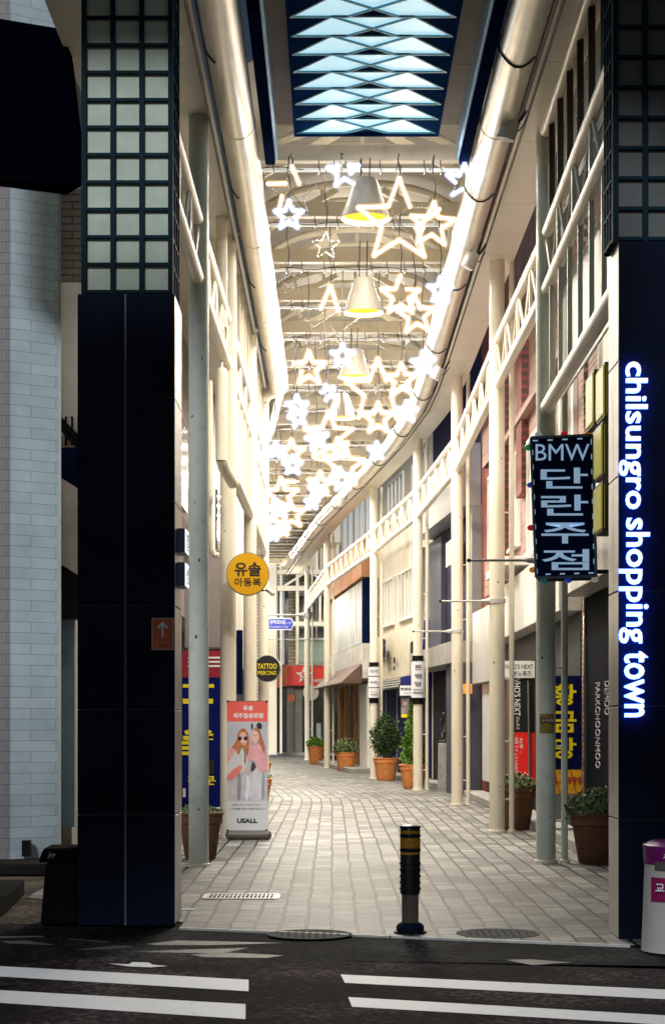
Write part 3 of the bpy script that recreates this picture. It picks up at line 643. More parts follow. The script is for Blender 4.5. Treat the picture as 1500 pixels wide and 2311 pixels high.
# can spotlights on the right soffit edge
for i, (px, py, Y) in enumerate([(1145, 290, 19.2), (1061, 586, 24.3), (987, 842, 31.6), (768, 1133, 50.5)]):
    c = P(px, py, Y); t = thing('can_spotlight', c, f'grey can spotlight hanging off the right soffit edge, {ordn[i] if i < 3 else "farthest"}', 'spotlight', 'grey can spotlights on the right')
    ax = Vector((-.25, .1, -1)).normalized() if i == 0 else Vector((-.5, .1, -1)).normalized()
    m = MB(); m.tube([c - ax * .1, c + ax * .1], .085, 24); m.tube([c + ax * .085, c + ax * .115], .093, 24); m.build('can', GREYLT, t, smooth=True)
    m = MB(); m.tube([c + Vector((.06, 0, .02)), c + Vector((.14, 0, .1)), c + Vector((.2, 0, .2))], .015, 8); m.tube([c - Vector((0, 0, .04)), c + Vector((.12, 0, -.02)), c + Vector((.2, 0, .1))], .006, 6); m.build('bracket', GREYDK, t)

# ------------------------------------------------------------------ star lights
WARM = emis('warm_led', (1.0, .84, .62), 14.0); COOL = emis('cool_led', (.82, .90, 1.0), 14.0)
def bloom_mat(name, col, s_):  # emissive shell whose glow fades at the edge, imitating bloom
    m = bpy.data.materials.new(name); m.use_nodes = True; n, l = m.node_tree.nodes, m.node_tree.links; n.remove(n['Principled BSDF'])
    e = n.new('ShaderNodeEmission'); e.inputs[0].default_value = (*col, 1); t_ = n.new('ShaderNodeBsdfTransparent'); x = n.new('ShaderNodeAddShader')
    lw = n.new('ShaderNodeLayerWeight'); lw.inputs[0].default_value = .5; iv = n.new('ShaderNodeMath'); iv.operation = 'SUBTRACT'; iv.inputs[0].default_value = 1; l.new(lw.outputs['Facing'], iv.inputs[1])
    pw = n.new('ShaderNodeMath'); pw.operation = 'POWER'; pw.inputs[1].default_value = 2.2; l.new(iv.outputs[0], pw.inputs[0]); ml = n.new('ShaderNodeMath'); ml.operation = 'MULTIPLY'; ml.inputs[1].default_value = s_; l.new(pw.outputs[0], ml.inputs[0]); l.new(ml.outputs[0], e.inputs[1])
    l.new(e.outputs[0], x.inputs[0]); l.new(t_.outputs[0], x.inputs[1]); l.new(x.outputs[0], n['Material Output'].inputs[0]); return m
BLOOM_W, BLOOM_C = bloom_mat('warm_bloom', (1, .52, .22), .55), bloom_mat('cool_bloom', (.42, .55, 1), .55)
WIRES = mat('star_wire', (.30, .27, .24), .35, metal=.6, var=0); DOTS = emis('unlit_led', (1, 1, 1), .5)  # unlit diodes still carry a faint added emission
def star_pts(c, r, rot, Yc, tilt=0, inner=.42):
    out = []
    for k in range(10):
        a = math.pi / 2 + k * math.pi / 5 + rot; q = r if k % 2 == 0 else r * inner
        x, z = q * math.cos(a), q * math.sin(a); out.append(c + Vector((x * math.cos(tilt), x * math.sin(tilt), z)))
    return out
STARS = [  # px, py, radius px, depth, colour, rotation deg, unlit segments
 (900, 500, 98, 19.6, 'w', 0, (8,)), (975, 508, 52, 20.6, 'w', -4, ()), (652, 487, 34, 20.2, 'c', 0, ()), (775, 388, 38, 18.9, 'c', 6, (0, 9, 6)),
 (660, 436, 62, 19.4, 'w', 2, (0, 2, 4, 5, 6, 7, 8)), (1045, 410, 40, 19.0, 'c', -4, (3, 5, 6)), (735, 555, 34, 21.6, 'u', 0, ()), (655, 636, 30, 23.6, 'u', 12, ()),
 (903, 668, 46, 23.2, 'w', 0, (9,)), (938, 712, 44, 24.2, 'w', 5, ()), (992, 656, 30, 23.2, 'c', 0, ()), (742, 730, 85, 24.6, 'w', -2, (1, 2, 3, 4, 5, 6, 7, 8)),
 (697, 832, 40, 27.6, 'w', 0, (2,)), (773, 803, 27, 27.0, 'c', 0, ()), (852, 885, 76, 27.8, 'w', 0, (4, 5, 8)), (905, 858, 38, 28.0, 'w', 0, ()),
 (955, 820, 27, 27.4, 'c', 4, ()), (670, 918, 26, 31.0, 'c', 0, ()), (672, 942, 22, 31.6, 'c', 14, ()), (853, 945, 36, 31.0, 'w', 0, ()),
 (741, 985, 58, 32.4, 'w', 0, (5,)), (716, 992, 27, 32.6, 'c', 8, ()), (917, 930, 25, 31.4, 'c', 0, ()), (740, 886, 18, 29.4, 'c', 20, (2, 3)), (775, 1050, 50, 36.0, 'w', -3, ()),
 (850, 1018, 20, 35.6, 'c', 0, ()), (658, 1022, 30, 36.0, 'w', 0, ()), (660, 1050, 22, 37.0, 'c', 0, ()), (622, 1016, 18, 35.4, 'c', 0, ()),
 (770, 1082, 26, 38.4, 'c', 10, ()), (722, 1092, 28, 40.0, 'w', 0, ()), (715, 1105, 18, 41.0, 'c', 0, ()), (634, 1118, 40, 41.5, 'w', 0, (6,)), (657, 1162, 32, 45.0, 'w', 4, ()),
 (628, 1150, 22, 45.6, 'c', 10, ()), (616, 1185, 24, 49.0, 'w', 0, ()), (616, 1205, 16, 51.0, 'c', 0, ()), (704, 1134, 16, 43.0, 'c', 0, ()), (765, 1010, 22, 34.0, 'w', 9, ()), (640, 1196, 14, 52.0, 'w', 0, ())]
STAR_LABELS = ['largest warm white star, crossing the nearest pendant lamp', 'medium warm star overlapping the right arm of the largest star', 'small cool white star at upper left below a half lit frame', 'cool white star with missing arms hanging just under the skylight end', 'mostly unlit wire star with two bright warm arms at upper left', 'half lit cool white star at the tip of the right navy blade', 'unlit silver wire star left below the nearest pendant lamp', 'tilted unlit silver star at the left end of a beam', 'warm star just right of the second pendant lamp, upper of two overlapping', 'warm star lower right of the second pendant lamp, lower of two overlapping', 'cool white star touching the right duct beside the second pendant lamp', 'tall wire star lit warm only at its top point', 'warm star at left, level with the third pendant lamp', 'small cool star just left of the third pendant lamp', 'very large warm star partly unlit below the third pendant lamp', 'warm star on the right arm of the very large star below the third pendant', 'cool star on the right duct close to a can spotlight', 'upper one of two overlapping cool stars near the left duct end', 'lower one of two overlapping cool stars near the left duct end', 'warm star touching the lower left point of the very large one', 'large warm star left of the fourth pendant lamp', 'cool star inside the large warm one left below the fourth pendant', 'cool star on the bend of the right duct', 'tiny half lit cool star between left pair and fourth pendant lamp', 'big warm star in the dense cluster below the fifth pendant lamp', 'tiny cool star apart on the right, under the duct bend', 'warm star at far left above a small cool one', 'small cool star right below the far left warm star', 'tiny cool star at the very left edge of the roof opening', 'cool star overlapping the bottom of the big warm cluster star', 'warm star midway down the far cluster, left of the big one', 'small cool star behind the midway warm star of the far cluster', 'tall warm star at the far left under the sixth pendant lamp', 'warm star low in the far left cluster, right of the others', 'small cool star between two warm ones in the far left cluster', 'warm star near the bottom of the far left cluster', 'tiny cool star second from the bottom of the far left cluster', 'tiny cool star alone under the far right duct', 'small warm star above the big cluster star', 'tiny warm star lowest right in the far left cluster']
cols = {'w': 'warm white', 'c': 'cool white', 'u': 'silver'}
for i, (px, py, rp, Y, col, rot, off) in enumerate(STARS):
    Y = max(Y, 20.85 + .05 * (i % 4)); c = P(px, py, Y); r = rp * Y / F; tilt = R(random.uniform(-14, 14))
    lb = STAR_LABELS[i]
    t = thing('star_light', c, lb, 'star light', 'star shaped lights hung in the arcade')
    ps = star_pts(c, r, R(rot), Y, tilt); tr = max(.013, .00066 * Y)
    m = MB(); m.tube(ps + ps[:1], .007, 5, cap=False)
    if rp > 60: m.tube([ps[3], ps[9]], .006, 5); m.tube([ps[1], ps[6]], .006, 5)
    m.build('wire_frame', WIRES, t)
    if col != 'u':
        m = MB(); fr = .6 if len(off) else 1
        nv = Vector((math.sin(tilt), -math.cos(tilt), 0)) * .012
        for k in range(10):
            if k in off: continue
            a, b = ps[k] + nv, ps[(k + 1) % 10] + nv
            m.tube([a, b], tr, 6); m.ball(a, tr, 6, 4)
        m.build('light_tube', WARM if col == 'w' else COOL, t, smooth=True)
        m = MB(); sr = tr * 3.0  # wider shell added round the lit tube to carry the bloom
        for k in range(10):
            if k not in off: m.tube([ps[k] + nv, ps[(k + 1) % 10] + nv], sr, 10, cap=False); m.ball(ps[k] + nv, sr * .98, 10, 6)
        m.build('bloom_shell', BLOOM_W if col == 'w' else BLOOM_C, t, smooth=True)
    m = MB(); dk = [k for k in range(10) if col == 'u' or k in off]
    for k in dk:
        a, b = ps[k], ps[(k + 1) % 10]; n = max(3, int((b - a).length / .035))
        for q in range(n):
            if (q + k) % 3: cc = a.lerp(b, (q + .5) / n) + Vector((0, -.012, 0)); m.box(cc.x - .006, cc.x + .006, cc.y - .004, cc.y + .004, cc.z - .005, cc.z + .005)
    if m.v: m.build('diodes', DOTS, t)
    m = MB(); top = ps[0]; x = top.x; h = 7.95 - top.z
    m.tube([top, (x + .02, top.y, top.z + h * .3), (x - .015, top.y, top.z + h * .6), (x, top.y + .0, 7.88), (x, min(beamY, key=lambda q: abs(q - top.y)) - .1, 7.97)], .007, 5); m.build('cable', WIRE, t)
# ------------------------------------------------------------------ facades on the right
FR = [(13, 3.22), (36, 3.22), (42, 2.85), (50, 2.05), (57, 1.25), (63, .70), (70, .10), (80, -.9)]
def fx(Y):
    for (a, x), (b, y) in zip(FR, FR[1:]):
        if a <= Y <= b: return x + (y - x) * (Y - a) / (b - a)
    return FR[-1][1]
def fpt(Y, z, d=0, side=1):   # a point on the right facade, d metres proud of it
    a, b = fx(Y - .5), fx(Y + .5); n = Vector((-1, (b - a), 0)).normalized()
    return Vector((fx(Y), Y, z)) + n * d
def fb(m, Y0, Y1, z0, z1, d0, d1, mi=0):
    A, B = Vector((fx(Y0), Y0, 0)), Vector((fx(Y1), Y1, 0)); u = (B - A).normalized(); n = Vector((-u.y, u.x, 0))
    q = lambda p, d, z: p + n * d + Vector((0, 0, z))
    return m.hexa([q(A, d0, z0), q(B, d0, z0), q(B, d1, z0), q(A, d1, z0), q(A, d0, z1), q(B, d0, z1), q(B, d1, z1), q(A, d1, z1)], mi)
def wall(t, Y0, Y1, z0, z1, m_, name='wall', depth=3.0, proud=0):
    ysb = [Y0] + [y for y, _ in FR if Y0 < y < Y1] + [Y1]; m = MB()
    for a, b in zip(ysb, ysb[1:]): fb(m, a, b, z0, z1, -depth, proud)
    return m.build(name, m_, t)
def window(t, Y0, Y1, z0, z1, n=2, d=.03, fm=None, gm=None, bars=True):
    fm = fm or WHITE; gm = gm or GLASSD; f = MB()
    fb(f, Y0, Y1, z1 - .06, z1, .002, d + .03); fb(f, Y0 - .03, Y1 + .03, z0 - .06, z0 - .001, .002, d + .07)
    for k in range(n + 1):
        y = Y0 + (Y1 - Y0) * k / n; fb(f, max(Y0, y - .035), min(Y1, y + .035), z0, z1 - .061, .002, d + .03)
    o = f.build('window', fm, t); g = MB(); fb(g, Y0 + .04, Y1 - .04, z0 + .002, z1 - .062, .001, d - .01); g.build('pane', gm, o)
    return o
GLASSD = mat('window_glass_dark', (.05, .055, .065), .12, var=.3, vs=1.5); GLASSC = mat('curtained_glass', (.42, .40, .34), .3, var=.25, vs=3, stretch=(1, 5, .3))
PINK = brick('pink_block', (.34, .19, .15), (.28, .155, .125), (.06, .035, .03), .55, .22, .008, axes='yz', rough=.6)
REDB = brick('red_brick', (.26, .055, .035), (.19, .04, .03), (.08, .035, .03), .2, .07, .008, axes='yz')
TANB = brick('tan_brick', (.36, .24, .19), (.30, .2, .16), (.07, .05, .04), .2, .075, .01, axes='yz')
SLATE = mat('slate_wall', (.07, .073, .10), .6, var=.15, vs=.8, spec=.1); SLATEN = mat('slate_navy', (.016, .018, .05), .6, var=.25, vs=.8, spec=.1)
FASC = mat('fascia_white', (.52, .50, .47), .35, var=.12, vs=1.2, dirt=.2, dirtcol=(.35, .3, .26), stretch=(1, 4, .3))
PLAST = mat('stained_plaster', (.50, .46, .39), .7, var=.12, vs=.9, dirt=.7, dirtcol=(.30, .22, .14), stretch=(1, 1.6, .45))
RUST = mat('rust_panel', (.42, .19, .09), .6, var=.25, vs=1.4, dirt=.5, dirtcol=(.5, .34, .24), stretch=(1, 1, .5))
ORNG = mat('orange_edge', (.65, .24, .015), .5); CONCW = mat('grey_concrete', (.28, .27, .25), .7, var=.15, bump=.2)

# A: dark shop nearest
t = thing('dark_shopfront_building', (3.22, 19, 0), 'dark boutique front with a white fascia beside the right gate column', 'building')
wall(t, 14.0, 23.5, 0, 13, TANB)
m = MB(); fb(m, 14.2, 23.2, .05, 3.06, .002, .06); m.build('shop_panel', mat('black_shop_panel', (.004, .005, .009), .8, spec=.03), t)
m = MB(); fb(m, 14.2, 23.3, 3.08, 4.25, .003, .35); m.build('fascia', FASC, t, bevel=.01)
m = MB(); fb(m, 23.2, 23.27, .05, 3.06, .002, .09); m.build('trim', STEEL, t)
PL = mat('pale_print', (.42, .38, .44), .4, var=0)
text('PARKCHOONMOO', t, PL, fpt(22.15, 1.475, .062), (0, 0, -1), (0, -1, 0), 1.02, .36, .01)
text('DEMOO', t, PL, fpt(21.4, 1.79, .062), (0, 0, -1), (0, -1, 0), .39, .36, .01)
text('DEMOO', t, BLK, fpt(21.9, 3.78, .352), (0, -1, 0), (0, 0, 1), .9, .26, .02); text('demoo.', t, BLK, fpt(21.9, 3.48, .352), (0, -1, 0), (0, 0, 1), .8, .12, .02)
window(t, 19.2, 22.2, 5.2, 6.6, 3, gm=GLASSC)
# flood light on bracket
c = fpt(21.4, 3.45, .62)
t = thing('flood_light', c, 'black square flood light leaning out from the white fascia beside the gate', 'lamp')
m = MB(); M_ = Matrix.Rotation(R(35), 3, 'Y') @ Matrix.Rotation(R(30), 3, 'X')
cor = [Vector((x, y, z)) for z in (-.04, .04) for x, y in ((-.13, -.13), (.13, -.13), (.13, .13), (-.13, .13))]
m.hexa([c + M_ @ v for v in cor]); m.build('housing', DARK, t, bevel=.01)
m = MB(); m.tube([c, c + Vector((.12, 0, .12)), c + Vector((.28, 0, .18))], .014, 8); m.build('arm', GREYDK, t)
# B: brick building with gold shop
t = thing('pink_brick_building', (3.22, 28, 0), 'pinkish block and red brick building behind the slim pipes on the right', 'building')
wall(t, 23.5, 34.6, 0, 13, PINK)
for a, b, z0, z1 in ((23.5, 23.7, 0, 11), (26.9, 27.6, 4.6, 7.8), (30.6, 31.5, 5.3, 7.8), (33.6, 34.6, 3.2, 7.8)):
    m = MB(); fb(m, a, b, z0, z1, .003, .12 if b > 25 else .05); m.build('brick_pier', REDB if b > 25 else TANB, t)
m = MB(); fb(m, 24.05, 34.4, 2.95, 3.85, .003, .30); m.build('fascia', FASC, t, bevel=.01)
m = MB(); fb(m, 29.2, 32.4, 3.98, 4.12, .003, .55); m.build('ledge', WHITE, t, bevel=.01)
m = MB(); fb(m, 24.0, 34.4, 0, 2.94, .002, .03); m.build('shop_recess', GREYDK, t)
window(t, 27.9, 30.4, 4.25, 6.1, 4, gm=GLASSC); window(t, 31.9, 33.4, 4.6, 6.2, 3, gm=GLASSC); window(t, 24.5, 26.6, 4.6, 6.3, 3, gm=GLASSC); 
m = MB(); fb(m, 23.6, 34.4, 6.5, 6.62, .003, .16); m.build('cornice', PINK, t)
# gold jewellery sign board
Yg = 23.73; a, b = P(1226, 1792, Yg), P(1313, 1525, Yg); zs = Z(1737, Yg)
t = thing('blue_gold_signboard', ((a.x + b.x) / 2, Yg, a.z), 'tall navy signboard with yellow Korean letters and a gold phone number strip', 'sign')
m = MB(); m.box(a.x, b.x, Yg, Yg + .14, a.z, b.z); m.build('board', mat('board_navy', (.006, .008, .06), .8, spec=.05), t, bevel=.006)
m = MB(); m.box(a.x + .004, b.x - .004, Yg - .006, Yg - .001, a.z + .004, zs); m.build('number_strip', mat('gold_strip', (.80, .42, .01), .8, var=.35, vs=5), t)
for ch, py in zip('황금당', (1568, 1629, 1689)): text(ch, t, YEL, P(1273, py, Yg - .002), (1, 0, 0), (0, 0, 1), 53 * Yg / F, 48 * Yg / F, .006, bold=.02, name='lettering')
text('55-5999', t, mat('red_num', (.45, .02, .03), .6, var=0), P(1274, 1762, Yg - .01), (1, 0, 0), (0, 0, 1), 76 * Yg / F, 17 * Yg / F, .004, bold=.01, name='phone_number')
for k in (1250, 1287): MB().bar(P(k, 1740, Yg - .008), P(k + 12, 1789, Yg - .008), .02, .003, up=(0, 1, 0)).build('stripe', mat('stripe_orange', (.55, .12, .01), .7, var=0), t)
# who's next sign + banners facing the camera
Yw = 28.6
t = thing('white_name_sign', P(1170, 1510, Yw), 'white hanging sign with thin black capitals between the first two right poles', 'sign')
a, b = P(1134, 1530, Yw), P(1206, 1492, Yw)
m = MB(); m.box(a.x, b.x, Yw, Yw + .12, a.z, b.z); m.build('box', WHITE, t, bevel=.006)
text("WHO'S NEXT", t, BLK, (( a.x + b.x) / 2, Yw - .002, a.z + .175), (1, 0, 0), (0, 0, 1), .43, .07, .003); text('본노후즈', t, BLK, ((a.x + b.x) / 2 + .05, Yw - .002, a.z + .07), (1, 0, 0), (0, 0, 1), .28, .085, .003)
t = thing('black_red_banner', P(1180, 1650, Yw), 'tall black over red shop banner with sideways white lettering behind a slim pipe', 'banner')
a, b = P(1152, 1780, Yw + .05), P(1206, 1531, Yw + .05); zr = Z(1653, Yw)
m = MB(); m.box(a.x, b.x, Yw + .05, Yw + .09, zr, b.z); m.build('black_panel', mat('banner_black', (.012, .012, .014), .4), t)
m = MB(); m.box(a.x, b.x, Yw + .05, Yw + .09, a.z, zr - .001); m.build('red_panel', mat('banner_red', (.85, .02, .015), .4, var=.05), t)
xx = P(1168, 1600, Yw).x
text("WHO'S NEXT", t, WHT, (P(1167, 1, Yw).x, Yw + .048, Z(1570, Yw)), (0, 0, -1), (1, 0, 0), .62, .10, .003, bold=.012); text('본노후즈', t, WHT, (P(1168, 1, Yw).x, Yw + .048, Z(1632, Yw)), (0, 0, -1), (1, 0, 0), .2, .055, .003)
text('40年 –', t, WHT, (P(1176, 1, Yw).x, Yw + .048, Z(1683, Yw)), (0, 0, -1), (1, 0, 0), .25, .065, .003); text('韓国 ナチュラル化粧品 –', t, WHT, (P(1165, 1, Yw).x, Yw + .048, Z(1708, Yw)), (0, 0, -1), (1, 0, 0), .6, .055, .003)
m = MB(); m.tube([P(1191, 1536, Yw - .02), P(1194, 1785, Yw - .02)], .02, 12); m.tube([P(1148, 1536, Yw - .02), P(1150, 1785, Yw - .02)], .008, 8); m.build('chrome_post', STEEL, t, smooth=True)
# brown wall panel behind
m = MB(); fb(m, 29.5, 33.6, .1, 2.5, .04, .08); tag(m.build('wooden_shop_panel', mat('russet', (.13, .035, .02), .5, var=.5, vs=2)), 'russet wall panel at the back of the open shop between two poles', 'panel')
# C
t = thing('red_brick_building', (3.2, 36, 0), 'narrow red brick building with white framed windows behind the second right pole', 'building')
wall(t, 34.6, 38.4, 0, 13, REDB)
fb(MB(), 34.7, 37.0, 4.0, 4.7, .003, .14).build('block_band', PINK, t); fb(MB(), 34.7, 37.3, 6.6, 7.3, .003, .14).build('block_band', PINK, t)
window(t, 35.0, 37.2, 4.75, 6.4, 2, gm=GLASSC)
m = MB(); fb(m, 34.65, 38.2, 2.3, 3.75, .003, .22); m.build('fascia', FASC, t, bevel=.01)
m = MB(); fb(m, 34.8, 37.6, .35, 2.28, .003, .10); m.build('white_shop_panel', mat('shop_white', (.60, .59, .57), .4, var=.06), t)
text('ARNON DY', t, BLK, fpt(35.7, 1.35, .102), (0, 0, -1), (0, -1, 0), 1.3, .42, .006, bold=.01); text('Long Standing', t, mat('grey_script', (.25, .25, .25), .5, var=0), fpt(36.6, 1.25, .102), (0, 0, -1), (0, -1, 0), .9, .22, .006, shear=.4)
m = MB(); fb(m, 38.0, 38.2, 2.1, 2.3, .25, .45); tag(m.build('orange_lamp', mat('orange_plastic', (.9, .3, .02), .4, emit=.3, ecol=(1, .35, .02)), bevel=.01), 'small orange box lamp at the edge of the red brick shop', 'lamp')
# D: slate building
t = thing('slate_building', (3.0, 42, 0), 'dark slate and navy fronted building with grey metal canopies behind the third right pole', 'building')
wall(t, 38.4, 45.8, 0, 13, SLATEN)
m = MB(); fb(m, 38.5, 45.7, 6.0, 7.3, .003, .45); m.build('upper_canopy', mat('grey_metal_sheet', (.30, .30, .31), .4, metal=.3, var=.2, vs=.7), t)
m = MB(); fb(m, 38.5, 45.7, 2.75, 3.2, .003, .6); m.build('entrance_canopy', CONCW, t, bevel=.01)
m = MB(); fb(m, 38.5, 40.3, 0, 2.74, .003, .5); m.build('pier', SLATE, t)
m = MB(); fb(m, 43.8, 45.7, 3.25, 5.9, .003, .12); m.build('side_panel', SLATE, t)
m = MB(); fb(m, 40.4, 45.6, .05, 2.7, .004, .02); m.build('doorway', mat('door_navy', (.008, .007, .016), .7, spec=.1), t)
m = MB(); m.bar(fpt(45.2, 5.75, .3), fpt(43.2, 3.3, .7), .12, .05); m.build('slanted_bar', STEEL, t)
m = MB(); fb(m, 40.6, 42.0, 5.0, 5.55, .15, .3); m.build('small_box_sign', GREYLT, t)
m = MB(); fb(m, 38.4, 39.0, 3.2, 6.0, .003, .2); m.build('corner_post', GREYMD, t)
# E: cream plaster building
t = thing('plaster_building', (2.0, 50, 0), 'stained cream plaster building with white windows and a navy shop below', 'building')
wall(t, 45.8, 55.6, 0, 13, PLAST)
for a, b in ((46.6, 48.6), (49.2, 51.6), (52.6, 54.8)): window(t, a, b, 4.35, 5.65, 4, gm=GLASSC)
for a, b in ((46.8, 49.2), (50.8, 53.6)): window(t, a, b, 7.2, 8.4, 4, gm=GLASSC)
m = MB(); fb(m, 46.3, 55.4, 2.72, 3.98, .003, .30); m.build('fascia', mat('fascia_cream', (.54, .49, .38), .4, var=.08), t, bevel=.01)
m = MB(); fb(m, 45.9, 46.3, 2.4, 4.05, .003, .34); m.build('blue_edge', NAVY, t)
m = MB(); fb(m, 46.0, 55.4, .0, 2.45, .003, .04); m.build('shopfront', mat('shop_navy', (.006, .008, .045), .7, spec=.1, var=.3, vs=1), t)
m = MB()
for k in range(4): fb(m, 48.8, 55.4, 2.46 + k * .065, 2.495 + k * .065, .003, .45 - .02 * k)
m.build('awning_slats', GREYLT, t)
m = MB(); fb(m, 45.95, 48.8, 2.44, 2.7, .003, .40); m.build('blue_awning', NAVY, t)
m = MB()
for y in (47.4, 49.4, 51.6, 53.8): fb(m, y, y + .1, .05, 2.4, .041, .08)
m.build('door_frame', GREYMD, t)
text('elle', t, mat('deep_navy_letter', (.01, .01, .05), .3, var=0), fpt(52.6, 3.55, .302), (0, -1, 0), (0, 0, 1), 3.4, .62, .09, bold=.02)
text('J', t, mat('deep_navy_letter2', (.01, .01, .05), .3, var=0), fpt(53.9, 3.02, .302), (0, -1, 0), (0, 0, 1), .7, .5, .06)
text('beautiful you\nitsme', t, GREYDK, fpt(50.7, 3.12, .302), (0, -1, 0), (0, 0, 1), 2.2, .34, .02); text('ffff', t, GREYDK, fpt(47.1, 3.4, .302), (0, -1, 0), (0, 0, 1), 1.1, .3, .06)
m = MB(); fb(m, 46.3, 47.6, 2.75, 3.3, .302, .33); m.build('grey_square', GREYMD, t)
# hanging sign boxes by the fourth pole
Yb = 45.0
t = thing('hanging_sign_box', P(914, 1558, Yb), 'white hanging box sign with black Korean letters half behind the fourth right pole', 'sign')
a, b = P(899, 1572, Yb), P(932, 1545, Yb)
m = MB(); m.box(a.x, b.x, Yb, Yb + .15, a.z, b.z); m.build('case', mat('case_black', (.02, .02, .02), .4), t)
m = MB(); m.box(a.x + .03, b.x - .02, Yb - .006, Yb - .001, a.z + .025, b.z - .025); m.build('face', mat('sign_face', (.75, .74, .76), .4, emit=.15, ecol=(1, 1, 1)), t)
text('쁘렝땅', t, BLK, ((a.x + b.x) / 2, Yb - .008, a.z + .18), (1, 0, 0), (0, 0, 1), .26, .08, .002, bold=.02); text('PRENDANG', t, BLK, ((a.x + b.x) / 2 + .03, Yb - .008, a.z + .08), (1, 0, 0), (0, 0, 1), .18, .035, .002)
t = thing('hanging_poster', P(913, 1596, Yb + .1), 'narrow hanging lantern poster with a pale portrait and yellow foot under the box sign', 'sign')
a, b = P(905, 1612, Yb + .1), P(922, 1573, Yb + .1)
m = MB(); m.box(a.x, b.x, Yb + .1, Yb + .2, a.z, b.z); m.build('poster_panel', mat('poster_grey', (.25, .22, .2), .5, var=.5, vs=6), t)
m = MB(); m.lathe(((a.x + b.x) / 2, Yb + .15, a.z), [(.09, 0), (.09, -.07), (.06, -.09), (.001, -.09)], 20); m.build('yellow_foot', YEL, t, smooth=True)
m = MB(); cc = Vector(((a.x + b.x) / 2, Yb + .097, b.z - .16)); m.disc(cc, .055, (0, 1, 0), .004, 20); m.build('portrait', mat('face_pale', (.62, .42, .36), .5), t)
# F: orange and white building
t = thing('orange_edged_building', (1.0, 60, 0), 'white shop building with a rust panel, an orange edge and a brown awning', 'building')
wall(t, 55.6, 67.5, 0, 7.3, mat('pale_wall', (.60, .58, .53), .6, var=.1))
m = MB(); fb(m, 56.0, 67.4, 5.9, 7.1, .003, .5); m.build('rust_panel', RUST, t)
m = MB(); fb(m, 67.4, 67.62, 3.7, 7.1, -.1, .55); m.build('orange_edge', ORNG, t)
m = MB(); fb(m, 56.6, 67.2, 3.95, 5.85, .003, .40); m.build('painted_glass', mat('painted_glass', (.66, .67, .66), .45, var=.55, vs=2.4, stretch=(1, 2.5, .25)), t)
m = MB(); fb(m, 55.8, 56.5, 3.9, 5.85, .003, .42); m.build('dark_sash', DARKBLUE, t)
m = MB(); fb(m, 55.8, 67.3, 2.85, 3.9, .003, .48); m.build('white_fascia', mat('rough_white', (.60, .58, .54), .7, var=.25, vs=3, bump=.8, bs=8), t)
text('cafe', t, BLK, fpt(62.5, 3.1, .482), (0, -1, 0), (0, 0, 1), 1.6, .2, .02)
m = MB(); A, B = fpt(56, 3.3, .5), fpt(66.2, 3.3, .5); A2, B2 = fpt(56, 2.7, 1.1), fpt(66.2, 2.7, 1.1)
m.hexa([A2, B2, B + Vector((0, 0, -.6)), A + Vector((0, 0, -.6)), A2 + Vector((0, 0, .03)), B2 + Vector((0, 0, .03)), B, A]); m.build('awning', mat('awning_brown', (.11, .06, .042), .7, var=.2), t)
m = MB(); fb(m, 55.8, 67.2, .1, 2.8, .003, .04); m.build('shopfront', mat('cafe_glass', (.10, .095, .09), .2, var=.6, vs=1.3), t)
TIM = mat('timber', (.42, .19, .05), .5, var=.2, stretch=(4, 4, .3))
for y in (58.4, 61.0, 64.0, 66.6): fb(MB(), y, y + .3, .1, 2.8, .041, .16).build('timber_post', TIM, t)
m = MB(); fb(m, 56.2, 58.2, .1, 2.7, .041, .3); m.build('white_pillar', WHITE, t)
m = MB(); fb(m, 55.8, 67.0, .001, .14, .05, .9); m.build('doorstep', CONCW, t, bevel=.01)
# dark upper windows above F
t = thing('upper_storey', (1.2, 60, 7.3), 'dark glazed upper storey with white mullions above the rust panel', 'building')
wall(t, 55.6, 67.5, 7.301, 13, mat('upper_pale', (.5, .5, .5), .5), depth=2.6)
m = MB(); fb(m, 56.0, 67.3, 7.45, 9.6, .003, .05); m.build('glazing', GLASSD, t)
for y in (57.2, 59.0, 60.6, 62.6, 64.6): m = MB(); fb(m, y, y + .28, 7.4, 9.7, .051, .2); m.build('mullion', WHITE, t)
# kerb steps along the right shops
for a, b in ((20.5, 23.8), (24.4, 30), (30.3, 38), (38.6, 45), (45.6, 55)):
    m = MB(); fb(m, a, b, .001, .13, .03, .42); tag(m.build('doorstep', CONCW, bevel=.012), {20.5: 'low concrete doorstep of the black boutique', 24.4: 'low concrete doorstep below the navy gold signboard', 30.3: 'low concrete doorstep of the brick shops', 38.6: 'low concrete doorstep of the slate building', 45.6: 'low concrete doorstep of the navy shop'}[a], 'doorstep', 'concrete doorsteps on the right')

# ------------------------------------------------------------------ the end of the street
YEB = 87.0
TILE = brick('cream_tile_brick', (.62, .56, .44), (.54, .48, .38), (.22, .19, .15), .40, .16, .02, axes='xz', rough=.5)
t = thing('corner_shop_building', (-.6, YEB, 0), 'tile brick corner building with a red shop awning closing the end of the street', 'building')
def eb(m, xa, xb, ya, yb, d0=0, d1=.1, Y=YEB): a, b = P(xa, yb, Y), P(xb, ya, Y); m.box(a.x, b.x, Y - d1, Y - d0, a.z, b.z); return m
eb(MB(), 560, 1010, 1150, 1702, -3, 0).build('wall', TILE, t)
m = MB(); [eb(m, *q, .003, .05) for q in ((628, 650, 1330, 1500), (674, 752, 1345, 1398), (672, 752, 1415, 1440))]; m.build('window', GLASSD, t)
eb(MB(), 673, 752, 1446, 1496, .003, .06).build('green_panel', mat('green_glass', (.36, .46, .36), .3), t)
m = MB(); [eb(m, *q, .05, .16) for q in ((670, 674, 1330, 1500), (752, 756, 1330, 1500), (712, 716, 1345, 1440), (670, 756, 1440, 1445), (636, 642, 1330, 1500))]; m.build('window_frame', WHITE, t)
